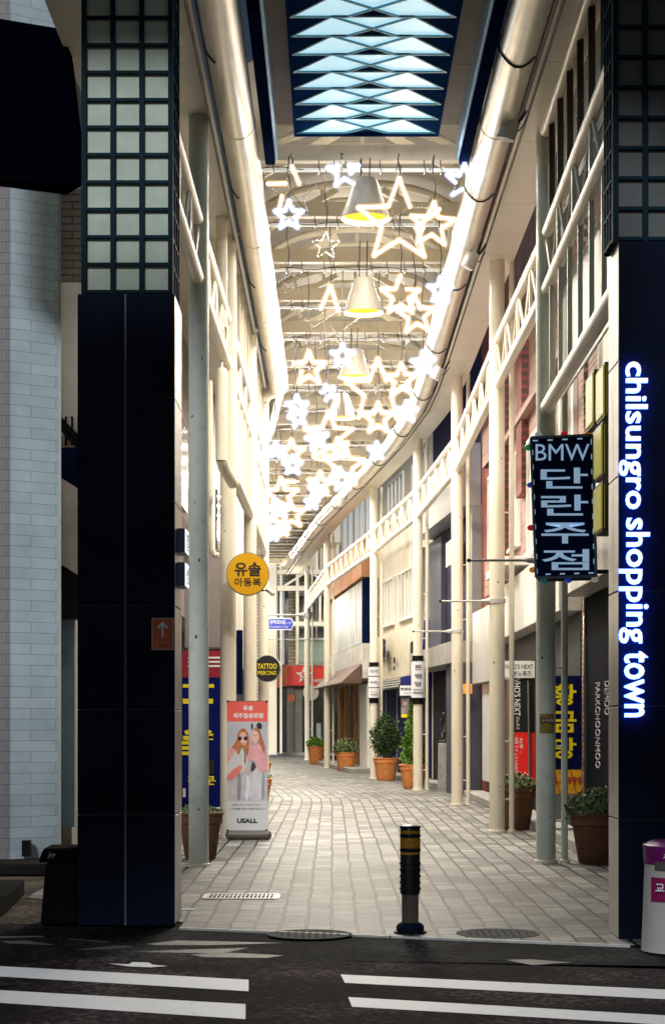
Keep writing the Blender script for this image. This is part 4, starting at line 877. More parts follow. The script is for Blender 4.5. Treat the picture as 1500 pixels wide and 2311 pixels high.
eb(MB(), 600, 1010, 1548, 1702, .003, .05).build('shopfront', mat('shop_dark', (.03, .028, .028), .25, var=.5, vs=1), t)
m = MB(); eb(m, 648, 663, 1548, 1697, .051, .45); eb(m, 664, 682, 1548, 1697, .051, .25); m.build('pillar', CONCW, t)
eb(MB(), 714, 724, 1632, 1672, .052, .1).build('pale_poster', mat('poster_pale', (.55, .65, .68), .4), t); eb(MB(), 726, 742, 1600, 1690, .052, .08).build('door_glass', mat('doorg', (.09, .10, .1), .1), t)
eb(MB(), 650, 665, 1568, 1583, .45, .47).build('orange_notice', mat('orange_notice', (.8, .2, .05), .5), t)
aw = eb(MB(), 648, 772, 1503, 1548, .051, .8).build('awning', mat('awning_red', (.90, .022, .008), .4, var=.05), t)
a = P(648, 1548, YEB - .8); b_ = P(620, 1553, YEB - .1)
m = MB(); m.hexa([(b_.x, YEB - .1, b_.z), (a.x, YEB - .8, a.z), (a.x, YEB - .1, a.z), (b_.x, YEB - .06, b_.z), (b_.x, YEB - .1, b_.z + .95), (a.x, YEB - .8, a.z + .93), (a.x, YEB - .1, a.z + .93), (b_.x, YEB - .06, b_.z + .95)]); m.build('awning_side', mat('awning_orange', (.85, .26, .12), .5), t)
Ya = YEB - .8; c = P(686, 1524, Ya - .01)
m = MB(); m.prism(star_pts(c, .42, 0, 0, 0, .42), (0, -.02, 0)); m.build('white_star', WHT, aw)
text('S', t, REDP, c + Vector((-.02, -.024, -.02)), (1, 0, 0), (0, 0, 1), .2, .32, .01, bold=.03); text('ABESAL', t, WHT, P(724, 1536, Ya - .01), (1, 0, 0), (0, 0, 1), .85, .16, .02, bold=.02); text('SALE', t, WHT, P(757, 1530, Ya - .01), (1, 0, 0), (0, 0, 1), .3, .16, .02, bold=.02)
m = MB(); m.lathe(P(715, 1500, Ya), [(.001, .1), (.12, .06), (.3, 0)], 20); m.build('lamp_hood', WHITE, t, smooth=True)
eb(MB(), 600, 760, 1697, 1705, .06, 1.0).build('doorstep', CONCW, t)
# cream gable frame
YF = 84.0
t = thing('gable_frame', (-.8, YF, 0), 'tall cream tube and beam frame with a blind closing the arcade end', 'frame')
def bb(m, p, q, w): m.bar(P(*p, YF), P(*q, YF), w, w, up=(0, 1, 0)); return m
for x, w, y0 in ((614, .42, 1703), (634, .10, 1700)): bb(MB(), (x, 1180), (x, y0), w).build('column', CREAM, t)
m = MB(); [bb(m, (600, y), (1000, y), w) for y, w in ((1225, .18), (1291, .2), (1328, .22), (1408, .2))]; m.build('cross_beam', CREAM, t)
m = MB(); [bb(m, (x, 1225), (x, 1500), .13) for x in (671, 762)]; [bb(m, (x, 1225), (x, 1290), .13) for x in (640 - 18, 715)]; bb(m, (722, 1330), (722, 1408), .12); m.build('upright', CREAM, t)
m = MB(); [bb(m, p, q, .10) for p, q in (((636, 1326), (686, 1294)), ((706, 1294), (742, 1326)))]; m.build('brace', CREAM, t)
m = MB(); a, b = P(604, 1288, YF + .1), P(1000, 1140, YF + .1)
m.box(a.x, b.x, YF + .1, YF + .14, a.z, b.z); m.build('blind', mat('tan_blind', (.50, .43, .32), .6, var=.1, stretch=(1, 1, 20)), t)
m = MB(); a, b = P(590, 1225, YF), P(1000, 1100, YF); m.box(a.x, b.x, YF - .2, YF - .02, a.z, b.z); m.build('fascia', CREAM2, t)

# ------------------------------------------------------------------ left side facade beyond the poles
LX = -2.45
t = thing('left_shop_row', (LX, 40, 0), 'plain beige shop wall behind the left row of poles', 'building')
m = MB(); m.box(LX - 3, LX, 22.5, 60, 0, 11); m.build('wall', mat('beige_wall', (.50, .46, .40), .6, var=.2, vs=.6), t)
m = MB(); m.box(LX + .002, LX + .35, 23.5, 36, 3.0, 4.4); m.build('fascia', mat('mauve_grey', (.30, .27, .27), .5), t)
m = MB(); m.box(LX + .002, LX + .05, 23.5, 58, .1, 2.95); m.build('shopfront', GREYDK, t)
for k, (a, b) in enumerate(((28, 31), (33, 36.5), (39, 43))):
    m = MB(); m.box(LX + .002, LX + .04, a, b, 5.0, 6.4); m.build('window', GLASSD, t)
m = MB(); m.box(LX + .3, LX + .9, 32, 32.2, 2.0, 3.1); tag(m.build('dark_side_sign', DARKBLUE), 'dark projecting shop sign between the left poles', 'sign')
# blue sign with yellow letters facing the camera
Yq = 26.2
a, b = P(411, 1822, Yq), P(500, 1528, Yq)
t = thing('blue_signboard', ((a.x + b.x) / 2, Yq, a.z), 'tall blue signboard with yellow Korean letters behind the nearest left pole', 'sign')
m = MB(); m.box(a.x, b.x, Yq, Yq + .12, a.z, b.z); m.build('board', NAVY, t, bevel=.006)
def yb(xa, xb, ya, yb_, mm=YEL, nm='yellow_stroke'):
    p, q = P(xa, yb_, Yq - .002), P(xb, ya, Yq - .002); m = MB(); m.box(p.x, q.x, Yq - .006, Yq - .001, p.z, q.z); m.build(nm, mm, t)
text('ㅠ', t, YEL, P(448, 1560, Yq - .002), (1, 0, 0), (0, 0, 1), .44, .2, .004, bold=.03); text('수', t, YEL, P(447, 1660, Yq - .002), (1, 0, 0), (0, 0, 1), .42, .42, .004, bold=.03)
text('전문', t, YEL, P(455, 1761, Yq - .002), (1, 0, 0), (0, 0, 1), .4, .13, .004, bold=.03); text('I', t, WHT, P(416, 1789, Yq - .002), (1, 0, 0), (0, 0, 1), .04, .12, .004)
yb(470, 481, 1577, 1588); yb(470, 481, 1656, 1667); yb(413, 427, 1577, 1588); yb(411, 426, 1672, 1680); yb(411, 426, 1684, 1692); yb(411, 426, 1696, 1704)
m = MB(); p, q = P(470, 1746, Yq), P(483, 1714, Yq); m.box(p.x, q.x, Yq - .006, Yq - .001, p.z, q.z); m.build('black_patch', BLK, t)
t = thing('striped_flag', P(455, 1500, Yq), 'strip of red and white striped cloth above the blue signboard', 'flag')
p, q = P(411, 1529, Yq), P(500, 1468, Yq)
m = MB(); m.box(p.x, q.x, Yq, Yq + .03, p.z, q.z); m.build('cloth', mat('flag_red', (.30, .01, .03), .6), t)
for k in range(3):
    m = MB(); z = Z(1484 + k * 9.5, Yq); m.hexa([(p.x + .08, Yq - .004, z - .012), (q.x, Yq - .004, z - .015), (q.x, Yq - .001, z - .015), (p.x + .08, Yq - .001, z - .012), (p.x + .08, Yq - .004, z + .004), (q.x, Yq - .004, z + .014), (q.x, Yq - .001, z + .014), (p.x + .08, Yq - .001, z + .004)]); m.build('white_stripe', WHT, t)
# mauve box above it
m = MB(); p, q = P(472, 1462, 26.5), P(503, 1240, 26.5); m.box(p.x - .35, q.x, 26.5, 26.9, p.z, q.z); tag(m.build('meter_cabinet', mat('mauve_box', (.28, .25, .25), .5), bevel=.01), 'mauve grey wall cabinet between the two nearest left poles', 'cabinet')

# ------------------------------------------------------------------ left of the gate: tiled wall, dark box, side wall
LT = brick('pale_tile', (.66, .76, .79), (.57, .67, .71), (.30, .35, .37), .46, .11, .0028, axes='xz', rough=.4, var=.14, bump=.25)
LTD = brick('shaded_tile', (.27, .235, .235), (.25, .22, .22), (.14, .12, .12), .46, .11, .004, axes='xz', rough=.5, var=.06, bump=.3)  # copy of the pale tile with the return wall's shade in its colour
t = thing('tiled_corner_building', (-3.3, 19, 0), 'pale blue grey tiled corner building at the far left', 'building')
A, B = Vector((-3.26, 18.85, 0)), Vector((-2.82, 19.15, 0)); dpt = Vector((-.25, 1.2, 0))
m = MB(); m.hexa([A + Vector((0, 0, .12)), B + Vector((0, 0, .12)), B + dpt + Vector((0, 0, .12)), A + dpt + Vector((0, 0, .12)), A + Vector((0, 0, 9.5)), B + Vector((0, 0, 9.5)), B + dpt + Vector((0, 0, 9.5)), A + dpt + Vector((0, 0, 9.5))]); m.build('wall', LT, t)
A2 = Vector((-6.2, 19.6, 0))
m = MB(); m.hexa([A2 + Vector((0, 0, .12)), A - Vector((.003, 0, -.12)), A + dpt + Vector((-.003, 0, .12)), A2 + dpt + Vector((0, 0, .12)), A2 + Vector((0, 0, 9.5)), A + Vector((-.003, 0, 9.5)), A + dpt + Vector((-.003, 0, 9.5)), A2 + dpt + Vector((0, 0, 9.5))]); m.build('return_wall', LTD, t)
m = MB(); m.hexa([B + Vector((.002, 0, .12)), B + Vector((.03, .01, .12)), B + dpt + Vector((.03, 0, .12)), B + dpt + Vector((.002, 0, .12)), B + Vector((.002, 0, 7.0)), B + Vector((.03, .01, 7.0)), B + dpt + Vector((.03, 0, 7.0)), B + dpt + Vector((.002, 0, 7.0))]); m.build('corner_trim', mat('trim_white', (.6, .6, .58), .5), t)
p = P(50, 1945, 18.8); m = MB(); m.box(p.x - .01, p.x + .075, 18.85, 18.93, .15, .31); m.build('vent', DARK, t)
m = MB(); m.box(-6.5, -2.62, 18.3, 20.2, .001, .118); m.build('plinth', mat('plinth', (.02, .019, .018), .9, spec=.05), t, bevel=.02)
# dark overhanging sign box
Yd = 17.5
out = [(-80, 28), (150, 66), (188, 392), (140, 420), (-80, 392)]
t = thing('dark_sign_box', P(50, 250, Yd), 'big dark overhanging sign box above the tiled corner', 'sign box')
m = MB(); pts = [P(x, y, Yd) for x, y in out]; m.prism(pts, (-.0, .3, 0)); m.build('case', mat('box_black', (.0012, .0016, .004), .9, spec=.0), t, bevel=.01)
# wall strip between tile corner and gate
SX = -2.74
t = thing('side_lane_building', (SX - .1, 21, 0), 'building side seen in the narrow gap between the tiled corner and the left gate column', 'building')
m = MB(); m.box(SX - 2.0, SX - .12, 20.45, 22.4, 0, 10.5); m.build('wall', mat('lane_wall', (.30, .28, .26), .6, var=.2), t)
def sx(m, xa, xb, ya, yb, d0, d1, Y=20.4):
    a, b = P(xa, yb, Y), P(xb, ya, Y); m.box(a.x, b.x, Y - d1, Y - d0, a.z, b.z); return m
sx(MB(), 128, 205, 640, 985, .0, .05).build('white_panel', mat('white_banner', (.85, .83, .80), .5, var=.12, vs=2), t)
sx(MB(), 128, 205, 430, 640, .0, .05).build('brick_face', brick('grey_brick', (.30, .27, .25), (.25, .22, .2), (.1, .09, .08), .3, .08, .01), t)
sx(MB(), 128, 205, 985, 1025, .0, .04).build('ledge_face', mat('ledge_tan', (.42, .34, .25), .6), t)
m = MB()
for k in range(5): m.tube([P(135 + k * 14, 985 - 45, 20.33), P(135 + k * 14, 1005, 20.33)], .012, 6)
m.tube([P(120, 930, 20.33), P(200, 1015, 20.33)], .03, 8); m.tube([P(120, 945, 20.33), P(200, 1030, 20.33)], .03, 8); m.build('dark_rail', DARK, t)
sx(MB(), 130, 205, 1022, 1290, .05, .4).build('dark_box', DARKBLUE, t)
m = MB(); a, b = P(140, 1300, 19.95), P(180, 1080, 19.95); m.hexa([(a.x, 19.9, a.z + .12), (b.x, 19.9, a.z), (b.x, 19.95, a.z), (a.x, 19.95, a.z + .12), (a.x, 19.9, b.z), (b.x, 19.9, b.z - .12), (b.x, 19.95, b.z - .12), (a.x, 19.95, b.z)]); m.build('beige_panel', mat('beige_panel', (.42, .38, .35), .5), t)
sx(MB(), 128, 205, 1291, 1400, .0, .3).build('recess_shade', DARK, t)  # near-black block draws the shade of a recess
sx(MB(), 138, 172, 1400, 1865, .05, .12).build('teal_door', mat('teal_door', (.13, .22, .26), .4), t); sx(MB(), 130, 139, 1290, 1960, .13, .2).build('door_frame', WHITE, t)
m = MB()
sx(m, 144, 148, 0, 62, .0, .3, 20); sx(m, 160, 170, 0, 68, .0, .3, 20); tag(m.build('pale_edge_strips', mat('pale_strip', (.5, .48, .45), .5)), 'two pale upright strips above the dark sign box', 'strip')  # plain pale boxes in one even colour
# stone block and ramp
m = MB(); Yc = 13.95
for (z0, z1, e, nm) in ((0, .46, 0, 0), (.465, .57, .015, 1)):
    m.hexa([(-2.17 - e + (.03 if z0 == 0 else 0) - (.03 if z0 == 0 else 0), Yc - .12 - e, z0), (-1.89, Yc - .12 - e, z0), (-1.89, Yc + .35, z0), (-2.20 - e, Yc + .35, z0), (-2.13 - e, Yc - .12 - e, z1), (-1.89, Yc - .12 - e, z1), (-1.89, Yc + .35, z1), (-2.15 - e, Yc + .35, z1)])
t = thing('stone_block', (-2.05, Yc, 0), 'dark weathered stone block with chalk scrawl leaning on the left gate column', 'stone block')
m.build('block', mat('dark_stone', (.008, .0075, .007), .9, spec=.05, var=.3, vs=12, bump=.4), t, bevel=.02)
text('Joy', t, mat('chalk', (.5, .5, .48), .8, var=0), (-2.08, Yc - .141, .52), (1, -.0, 0), (0, 0, 1), .06, .05, .002, shear=.3)
m = MB(); a = G(0, 2062); 
m.hexa([G(-90, 2072), G(8, 2066), G(56, 2020), G(-90, 2020), G(-90, 2072) + Vector((0, .25, .12)), G(3, 2062) + Vector((0, .18, .12)), G(52, 2018) + Vector((0, .1, .12)), G(-90, 2018) + Vector((0, .1, .12))])
tag(m.build('kerb_ramp', mat('ramp', (.014, .013, .012), .9, spec=.05, var=.2, vs=9), bevel=.01), 'wedge shaped kerb ramp at the far left', 'ramp')

# ------------------------------------------------------------------ small street furniture
# bollard
B0 = G(925, 2105); t = thing('bollard', B0, 'black and yellow banded bollard on a steel shaft in the middle of the arcade mouth', 'bollard')
def lz(py): return HC - (py - YH) * B0.y / F
m = MB(); m.lathe(B0, [(.001, 0), (.118, 0), (.118, .012), (.10, .016), (.10, .02)], 32); m.build('ground_plate', DARK, t, smooth=True)
m = MB(); m.lathe(B0, [(.098, .02), (.10, .045), (.088, .062), (.074, .072), (.066, .075)], 32); m.build('foot_ring', BLACKPAN, t, smooth=True)
m = MB(); n = 40
for k in range(20):
    a = 2 * math.pi * k / 20; m.tube([B0 + Vector((.054 * math.cos(a), .054 * math.sin(a), .07)), B0 + Vector((.054 * math.cos(a), .054 * math.sin(a), .30))], .0075, 6)
m.lathe(B0, [(.056, .06), (.056, .30)], 32); m.build('fluted_shaft', mat('dull_steel', (.28, .25, .20), .3, metal=.8), t, smooth=True)
z0, z1 = lz(2018), lz(1862)
m = MB(); m.lathe(B0, [(.060, z0), (.071, z0 + .004), (.071, z1 - .02), (.064, z1 - .006), (.052, z1), (.001, z1 + .003)], 36); m.build('rubber_sleeve', mat('rubber', (.004, .004, .006), .3, var=.1), t, smooth=True)
m = MB()
for a, b in ((1873.5, 1881), (1890.5, 1913.5), (1922, 1928)): m.lathe(B0, [(.0712, lz(b)), (.0725, lz(b) + .001), (.0725, lz(a) - .001), (.0712, lz(a))], 36)
m.build('yellow_band', mat('reflective_yellow', (.48, .22, .008), .4, var=.35, vs=60), t, smooth=True)
m = MB()
for zz_ in (lz(1886), lz(1918), lz(1866)): MB().tube([B0 + Vector((.073 * math.cos(R(d)), .073 * math.sin(R(d)), zz_)) for d in range(0, 361, 12)], .007, 8).build('raised_ring', BLACKPAN, t, smooth=True)
for r_ in range(5):
    for k in range(14):
        a = 2 * math.pi * (k + .5 * (r_ % 2)) / 14; m.ball(B0 + Vector((.070 * math.cos(a), .070 * math.sin(a), z0 + .04 + r_ * .045)), .009, 8, 5)
m.build('stud_pattern', mat('rubber2', (.006, .006, .010), .2, var=0), t, smooth=True)

# planters
def foliage(c, r, h, n, lm, parent, kind='ball', size=.03):
    m = MB(); rnd = random.Random(int(c.x * 100) + n)
    for i in range(n):
        if kind == 'ball':     # egg-shaped dense crown
            u = rnd.random() ** .45; a = rnd.uniform(0, 2 * math.pi); e = math.acos(rnd.uniform(-1, 1)); q = u * (1 + .16 * math.sin(5 * a + e * 3) + .12 * math.sin(11 * a - e * 7)) * (1 + .25 * (rnd.random() < .04))
            z = math.cos(e); rr = r * math.sin(e) * (1.0 - .28 * max(0, z)); p = c + Vector((rr * q * math.cos(a), rr * q * math.sin(a), h * .5 + z * q * h * .5))
        elif kind == 'cone':
            z = rnd.random() ** 1.25; a = rnd.uniform(0, 2 * math.pi); q = rnd.random() ** .5 * (1 + .25 * math.sin(z * 22 + a * 2)); rr = r * (1 - z) ** .7 * (.75 + .25 * min(1, z * 5)); p = c + Vector((rr * q * math.cos(a), rr * q * math.sin(a), z * h))
        else:
            a = rnd.uniform(0, 2 * math.pi); q = rnd.random() ** .6; z = rnd.random() ** .8 * (1 - .55 * q * q) * (.75 + .5 * rnd.random()); p = c + Vector((r * q * 1.08 * math.cos(a), r * q * 1.08 * math.sin(a), z * h))
        d = Vector((rnd.uniform(-1, 1), rnd.uniform(-1, 1), rnd.uniform(-.2, 1.2))).normalized(); w = d.cross(Vector((rnd.uniform(-1, 1), rnd.uniform(-1, 1), rnd.uniform(-1, 1)))).normalized()
        s_ = size * rnd.uniform(.6, 1.5); m.add([p - w * s_ * .22, p + d * s_ * .5 - w * s_ * .3, p + d * s_, p + d * s_ * .5 + w * s_ * .3], [(0, 1, 2, 3)])
    return m.build('foliage', lm, parent)
def planter(x, y, r, h, label, pm, fol, grp='terracotta planters in the arcade'):
    c = Vector((x, y, 0)); t = thing('potted_plant', c, label, 'planter', grp)
    m = MB(); m.lathe(c, [(.001, 0), (r * .66, 0), (r * .70, .03), (r * .90, h - .13)], 40)
    for q in (.38, .72): m.lathe(c, [(r * (.68 + .24 * q) + .0, h * q - .02), (r * (.68 + .24 * q) + .012, h * q - .008), (r * (.68 + .24 * q) + .0, h * q + .008)], 40)
    pot = m.build('pot', pm, t, smooth=True, sharp=50)
    m = MB(); m.lathe(c, [(r * .90, h - .132), (r * .97, h - .12), (r * .97, h - .04), (r * 1.03, h - .03), (r * 1.03, h - .005), (r * .99, h), (r * .86, h - .004), (r * .85, h - .06)], 40); m.build('rim', pm, pot, smooth=True, sharp=50)
    m = MB(); m.lathe(c, [(r * .86, h - .05), (.001, h - .04)], 30); m.build('soil', SOIL, t)
    for (kind, rr, hh, n, lm, size, z0) in fol:
        if z0:
            m = MB(); m.tube([c + Vector((0, 0, h - .05)), c + Vector((.01, 0, h + z0 + .1))], .02, 8); m.build('stem', mat('stem', (.08, .05, .03), .8), t, smooth=True)
        foliage(c + Vector((0, 0, h - .04 + z0)), rr, hh, n, lm, t, kind, size)
herb = lambda r, h, n=900, lm=LEAFS, s=.07: [('low', r, h, n, lm, s, 0)]
planter(2.84, 19.9, .31, .54, 'terracotta planter in painted shade with low leafy plants beside the right gate column', TERRA_SH, herb(.31, .26, 3000, LEAFS, .05))
planter(2.58, 26.2, .28, .58, 'terracotta planter in painted shade with grassy tufts behind the second right pole', TERRA_SH, herb(.26, .22, 2600, LEAFS, .045))
planter(1.85, 42.6, .33, .56, 'orange terracotta pot with a tall bright green conifer behind the fourth right pole', TERRA, [('cone', .30, 1.35, 5200, LEAFG, .07, .05)])
planter(1.39, 48.5, .34, .60, 'orange terracotta pot with a dark egg shaped shrub beside the fifth right pole', TERRA, [('ball', .37, 1.05, 8000, LEAF, .06, .06)])
planter(.42, 58.3, .34, .60, 'orange terracotta pot of low grey green plants by the brown awning', TERRA, herb(.36, .38, 1100, LEAFS, .1))
planter(-.60, 67.7, .32, .66, 'orange terracotta pot of bright green tufts, farthest planter on the right', TERRA, herb(.30, .3, 900, LEAFG, .1))
planter(-1.46, 20.6, .25, .52, 'shade toned planter with moss behind the nearest left pole', TERRA_SH, herb(.22, .10, 1800, LEAFS, .03))
planter(-1.30, 31.8, .27, .56, 'terracotta pot peeking out right of the banner stand, nearer one', TERRA, herb(.22, .1, 300, LEAFS, .06))
planter(-1.74, 44.0, .30, .58, 'terracotta pot peeking out right of the banner stand, farther one', TERRA, herb(.22, .1, 300, LEAFS, .06))

# statue on plinth
X, Y = (1003 - CX) * 41.2 / F, 41.2
t = thing('statue', (X, Y, 1.08), 'dark bronze statue of a figure with hands raised to the face on a stone plinth', 'statue')
def skin(name, nodes, edges, mt_, parent, sub=1):
    me = bpy.data.meshes.new(name); off = OFF[parent.name]; me.from_pydata([tuple(Vector(n_[:3]) - off) for n_ in nodes], edges, [])
    me.materials.append(mt_); o = bpy.data.objects.new(name, me); S.collection.objects.link(o); o.parent = parent; OFF[o.name] = off
    sm = o.modifiers.new('skin', 'SKIN'); sm.use_smooth_shade = True
    for v, n_ in zip(me.skin_vertices[0].data, nodes): v.radius = (n_[3], n_[3] if len(n_) < 5 else n_[4]); 
    me.skin_vertices[0].data[0].use_root = True
    ss = o.modifiers.new('sub', 'SUBSURF'); ss.levels = ss.render_levels = sub
    return o
BRZ = mat('bronze', (.05, .045, .042), .35, metal=.7, var=.3, vs=9)
b = Vector((X, Y, 1.1)); n = lambda x, y, z, r, r2=None: (b.x + x, b.y + y, b.z + z, r, r2 or r)
skin('body', [n(0, 0, .22, .075, .065), n(.01, 0, .34, .06), n(-.005, -.02, .45, .075, .055), n(-.01, -.03, .53, .035), n(-.015, -.045, .585, .05, .055), n(-.015, -.05, .64, .045),
   n(-.075, -.03, .49, .03), n(-.10, -.08, .39, .024), n(-.06, -.13, .50, .018), n(.065, -.03, .49, .03), n(.09, -.08, .40, .024), n(.02, -.13, .50, .018),
   n(.045, -.03, .15, .05), n(.05, -.13, .09, .036), n(.06, -.02, .03, .026), n(-.045, -.03, .15, .05), n(-.055, -.12, .07, .036), n(-.05, .03, .02, .028), n(-.05, -.14, .56, .014), n(.005, -.14, .56, .014)],
   [(0, 1), (1, 2), (2, 3), (3, 4), (4, 5), (2, 6), (6, 7), (7, 8), (2, 9), (9, 10), (10, 11), (0, 12), (12, 13), (13, 14), (0, 15), (15, 16), (16, 17), (8, 18), (11, 19)], BRZ, t, 2)
m = MB(); m.lathe((b.x, b.y, b.z - .02), [(.001, 0), (.13, 0), (.14, .02), (.12, .05), (.001, .055)], 18); m.build('base', BRZ, t, smooth=True)
m = MB(); m.hexa([(X - .15, Y - .15, .0), (X + .15, Y - .15, .0), (X + .15, Y + .15, .0), (X - .15, Y + .15, .0), (X - .14, Y - .14, 1.06), (X + .14, Y - .14, 1.06), (X + .14, Y + .14, 1.06), (X - .14, Y + .14, 1.06)])
tag(m.build('plinth', mat('plinth_stone', (.30, .29, .27), .7, var=.2, vs=8, bump=.3), bevel=.012), 'square grey stone plinth under the bronze statue', 'plinth')

# pole sign wraps
def wrap(pole_i, ya, yb_, splits, texts, label):
    X, Y = RP[pole_i]; s = F / Y; z1, z0 = Z(ya, Y), Z(yb_, Y); r = .15
    t = thing('pole_sign', (X, Y, z0), label, 'sign', 'white cylinder signs wrapped round poles')
    m = MB(); m.lathe((X, Y, 0), [(.107, z0 - .13), (.13, z0 - .13), (.13, z0 - .005), (r + .012, z0 - .004), (r + .012, z0 + .012), (r, z0 + .012)], 32); m.lathe((X, Y, 0), [(r, z1 - .012), (r + .012, z1 - .012), (r + .012, z1), (.13, z1 + .005), (.13, z1 + .11), (.107, z1 + .11)], 32); m.build('end_ring', DARK, t, smooth=True, sharp=40)
    m = MB(); m.lathe((X, Y, 0), [(r, z0 + .01), (r, z1 - .01)], 40); m.build('drum', mat('drum_white', (.72, .70, .72), .35, var=.03, emit=.12, ecol=(1, .98, 1)), t, smooth=True)
    if splits:
        m = MB()
        for q in splits: m.lathe((X, Y, 0), [(r, Z(q, Y) - .01), (r + .006, Z(q, Y) - .01), (r + .006, Z(q, Y) + .01), (r, Z(q, Y) + .01)], 40)
        m.build('divider', DARK, t)
    for (tx, py, w, h, sh) in texts: text(tx, t, BLK, (X, Y - r - .012, Z(py, Y)), (1, 0, 0), (0, 0, 1), w, h, .004, shear=sh, bold=.01)
wrap(4, 1504, 1576, (1526.5, 1552), [('관광서점', 1515, .24, .085, 0), ('acóc', 1539, .23, .075, .3), ('SHINYOUNG', 1562, .2, .03, 0), ('■■■■■■■', 1568, .2, .025, 0)], 'white drum sign in three rows round the fifth right pole')
wrap(3, 1491, 1576, (), [('쁘', 1506, .15, .11, 0), ('렝', 1526, .15, .11, 0), ('땅', 1544, .15, .11, 0), ('PRENDANG', 1557, .24, .04, 0), ('■■■■■■■■', 1564, .24, .03, 0)], 'white drum sign with large Korean letters round the fourth right pole')

# sticker, arms
X, Y = RP[0]; m = MB(); r = .1065
for k in range(8):
    a0, a1 = R(225 + k * 11.25), R(225 + (k + 1) * 11.25)
    m.add([(X + r * math.cos(a0), Y + r * math.sin(a0), Z(1655, Y)), (X + r * math.cos(a1), Y + r * math.sin(a1), Z(1655, Y)), (X + r * math.cos(a1), Y + r * math.sin(a1), Z(1611, Y)), (X + r * math.cos(a0), Y + r * math.sin(a0), Z(1611, Y))], [(0, 1, 2, 3)])
st = m.build('sticker', mat('ochre_sticker', (.25, .18, .03), .5), poles_r[0])
st['label'] = 'ochre paper notice pasted on the pole'
m = MB(); m.box(X - .072, X + .072, Y - .1105, Y - .107, Z(1631, Y), Z(1620, Y)); m.build('notice_band', mat('maroon', (.10, .02, .02), .5), poles_r[0])
text('교사모집', poles_r[0], WHT, (X, Y - .1115, Z(1625.5, Y)), (1, 0, 0), (0, 0, 1), .125, .034, .001)
for i, py, L in ((0, 1265, .83), (1, 1357, .78), (2, 1425, .80), (5, 1443, 1.9)):
    X, Y = RP[i]; z = Z(py, Y)
    if i == 5: X, Y = RP[6]; z = Z(1443, Y); L = 1.55
    t = thing('sign_arm', (X, Y, z), f'slim horizontal bracket arm on the {ordn[i] if i < 5 else "farthest"} right pole', 'bracket', 'slim bracket arms on the right poles')
    m = MB(); m.tube([(X - .09, Y - .02, z), (X - L, Y - .02, z)], .014, 8); m.build('arm', GREYLT, t, smooth=True)
    m = MB(); m.ball((X - L, Y - .02, z), .022, 10, 6); m.build('end_ball', DARK, t, smooth=True)
    m = MB(); m.lathe((X, Y, z), [(.107, -.03), (.118, -.03), (.118, .03), (.107, .03)], 24); m.tube([(X - .1, Y - .02, z), (X - .22, Y - .02, z)], .03, 8, rs=[.045, .02]); m.build('clamp', GREYLT, t, smooth=True)
# street sign
X, Y = RP[6]; z = Z(1388, Y)
t = thing('street_sign', (X, Y, z), 'blue arrow shaped street name sign on a grey arm at the far right pole', 'sign')
m = MB(); m.tube([(X - .1, Y - .05, z), (X - 1.6, Y - .05, z)], .035, 10); m.build('arm', GREYLT, t, smooth=True); m = MB(); m.lathe((X, Y, z), [(.107, -.13), (.15, -.12), (.15, .12), (.107, .13)], 20); m.tube([(X - .1, Y - .05, z), (X - .45, Y - .05, z)], .04, 12, rs=[.12, .04]); m.build('clamp', GREYLT, t, smooth=True)
q = lambda px, py, d=0: P(px, py, Y - .1 - d)
m = MB(); m.prism([q(604, 1422), q(604, 1394), q(657, 1394), q(665, 1408), q(657, 1422)], (0, .03, 0)); m.build('white_border', WHT, t)
m = MB(); m.prism([q(606, 1419.5, .004), q(606, 1397, .004), q(656, 1397, .004), q(662, 1408, .004), q(656, 1419.5, .004)], (0, .003, 0)); m.build('blue_face', mat('sign_blue', (.05, .08, .62), .4, var=0), t)
text('관덕로9길', t, WHT, q(626, 1404, .008), (1, 0, 0), (0, 0, 1), .62, .17, .003, bold=.02); text('1→53', t, WHT, q(651, 1406, .008), (1, 0, 0), (0, 0, 1), .2, .09, .003); text('Gwandeok-ro 9-gil', t, WHT, q(629, 1415, .008), (1, 0, 0), (0, 0, 1), .75, .1, .003)
m = MB(); m.disc(P(701, 1563, 84.5), .36, (0, 1, 0), .04, 32); tag(m.build('round_mirror_back', GREYLT, smooth=True), 'round grey disc sign seen behind the farthest right pole', 'sign')

# round signs on the left
def roundsign(px, py, Y, r, faceM, rimM, txts, label, tilt):
    c = P(px, py, Y); nn = Vector((math.sin(tilt), -math.cos(tilt), 0)); rt = Vector((math.cos(tilt), math.sin(tilt), 0))
    t = thing('round_sign', c, label, 'sign', 'round shop signs on the left poles')
    m = MB(); m.disc(c, r, nn, .10, 48); m.build('drum_case', rimM, t, smooth=True)
    m = MB(); m.disc(c + nn * .052, r * .965, nn, .006, 48); m.build('face', faceM, t, smooth=True)
    for tx, dz, w, h, mm, bo in txts: text(tx, t, mm, c + nn * .056 + Vector((0, 0, dz)), rt, (0, 0, 1), w, h, .004, bold=bo)
    m = MB(); m.tube([c - nn * .05, c - nn * .05 + Vector((-.2, .25, 0))], .02, 8); m.build('bracket', GREYDK, t)
roundsign(559, 1296, 23.95, .276, mat('amber_face', (.82, .42, .01), .35, var=.03, emit=.08, ecol=(1, .5, .02)), GREYMD, [('유솔', .06, .34, .18, BLK, .02), ('아동복', -.105, .34, .11, BLK, .01)], 'amber yellow round sign with black Korean letters on the second left pole', R(3))
roundsign(604, 1509, 36.2, .262, mat('black_face', (.025, .022, .028), .4, var=.1), GREYLT, [('TATTOO', .045, .38, .105, YEL, .01), ('PIERCING', -.085, .36, .075, YEL, .004)], 'black round tattoo piercing sign with yellow letters on the farthest left pole', R(-8))
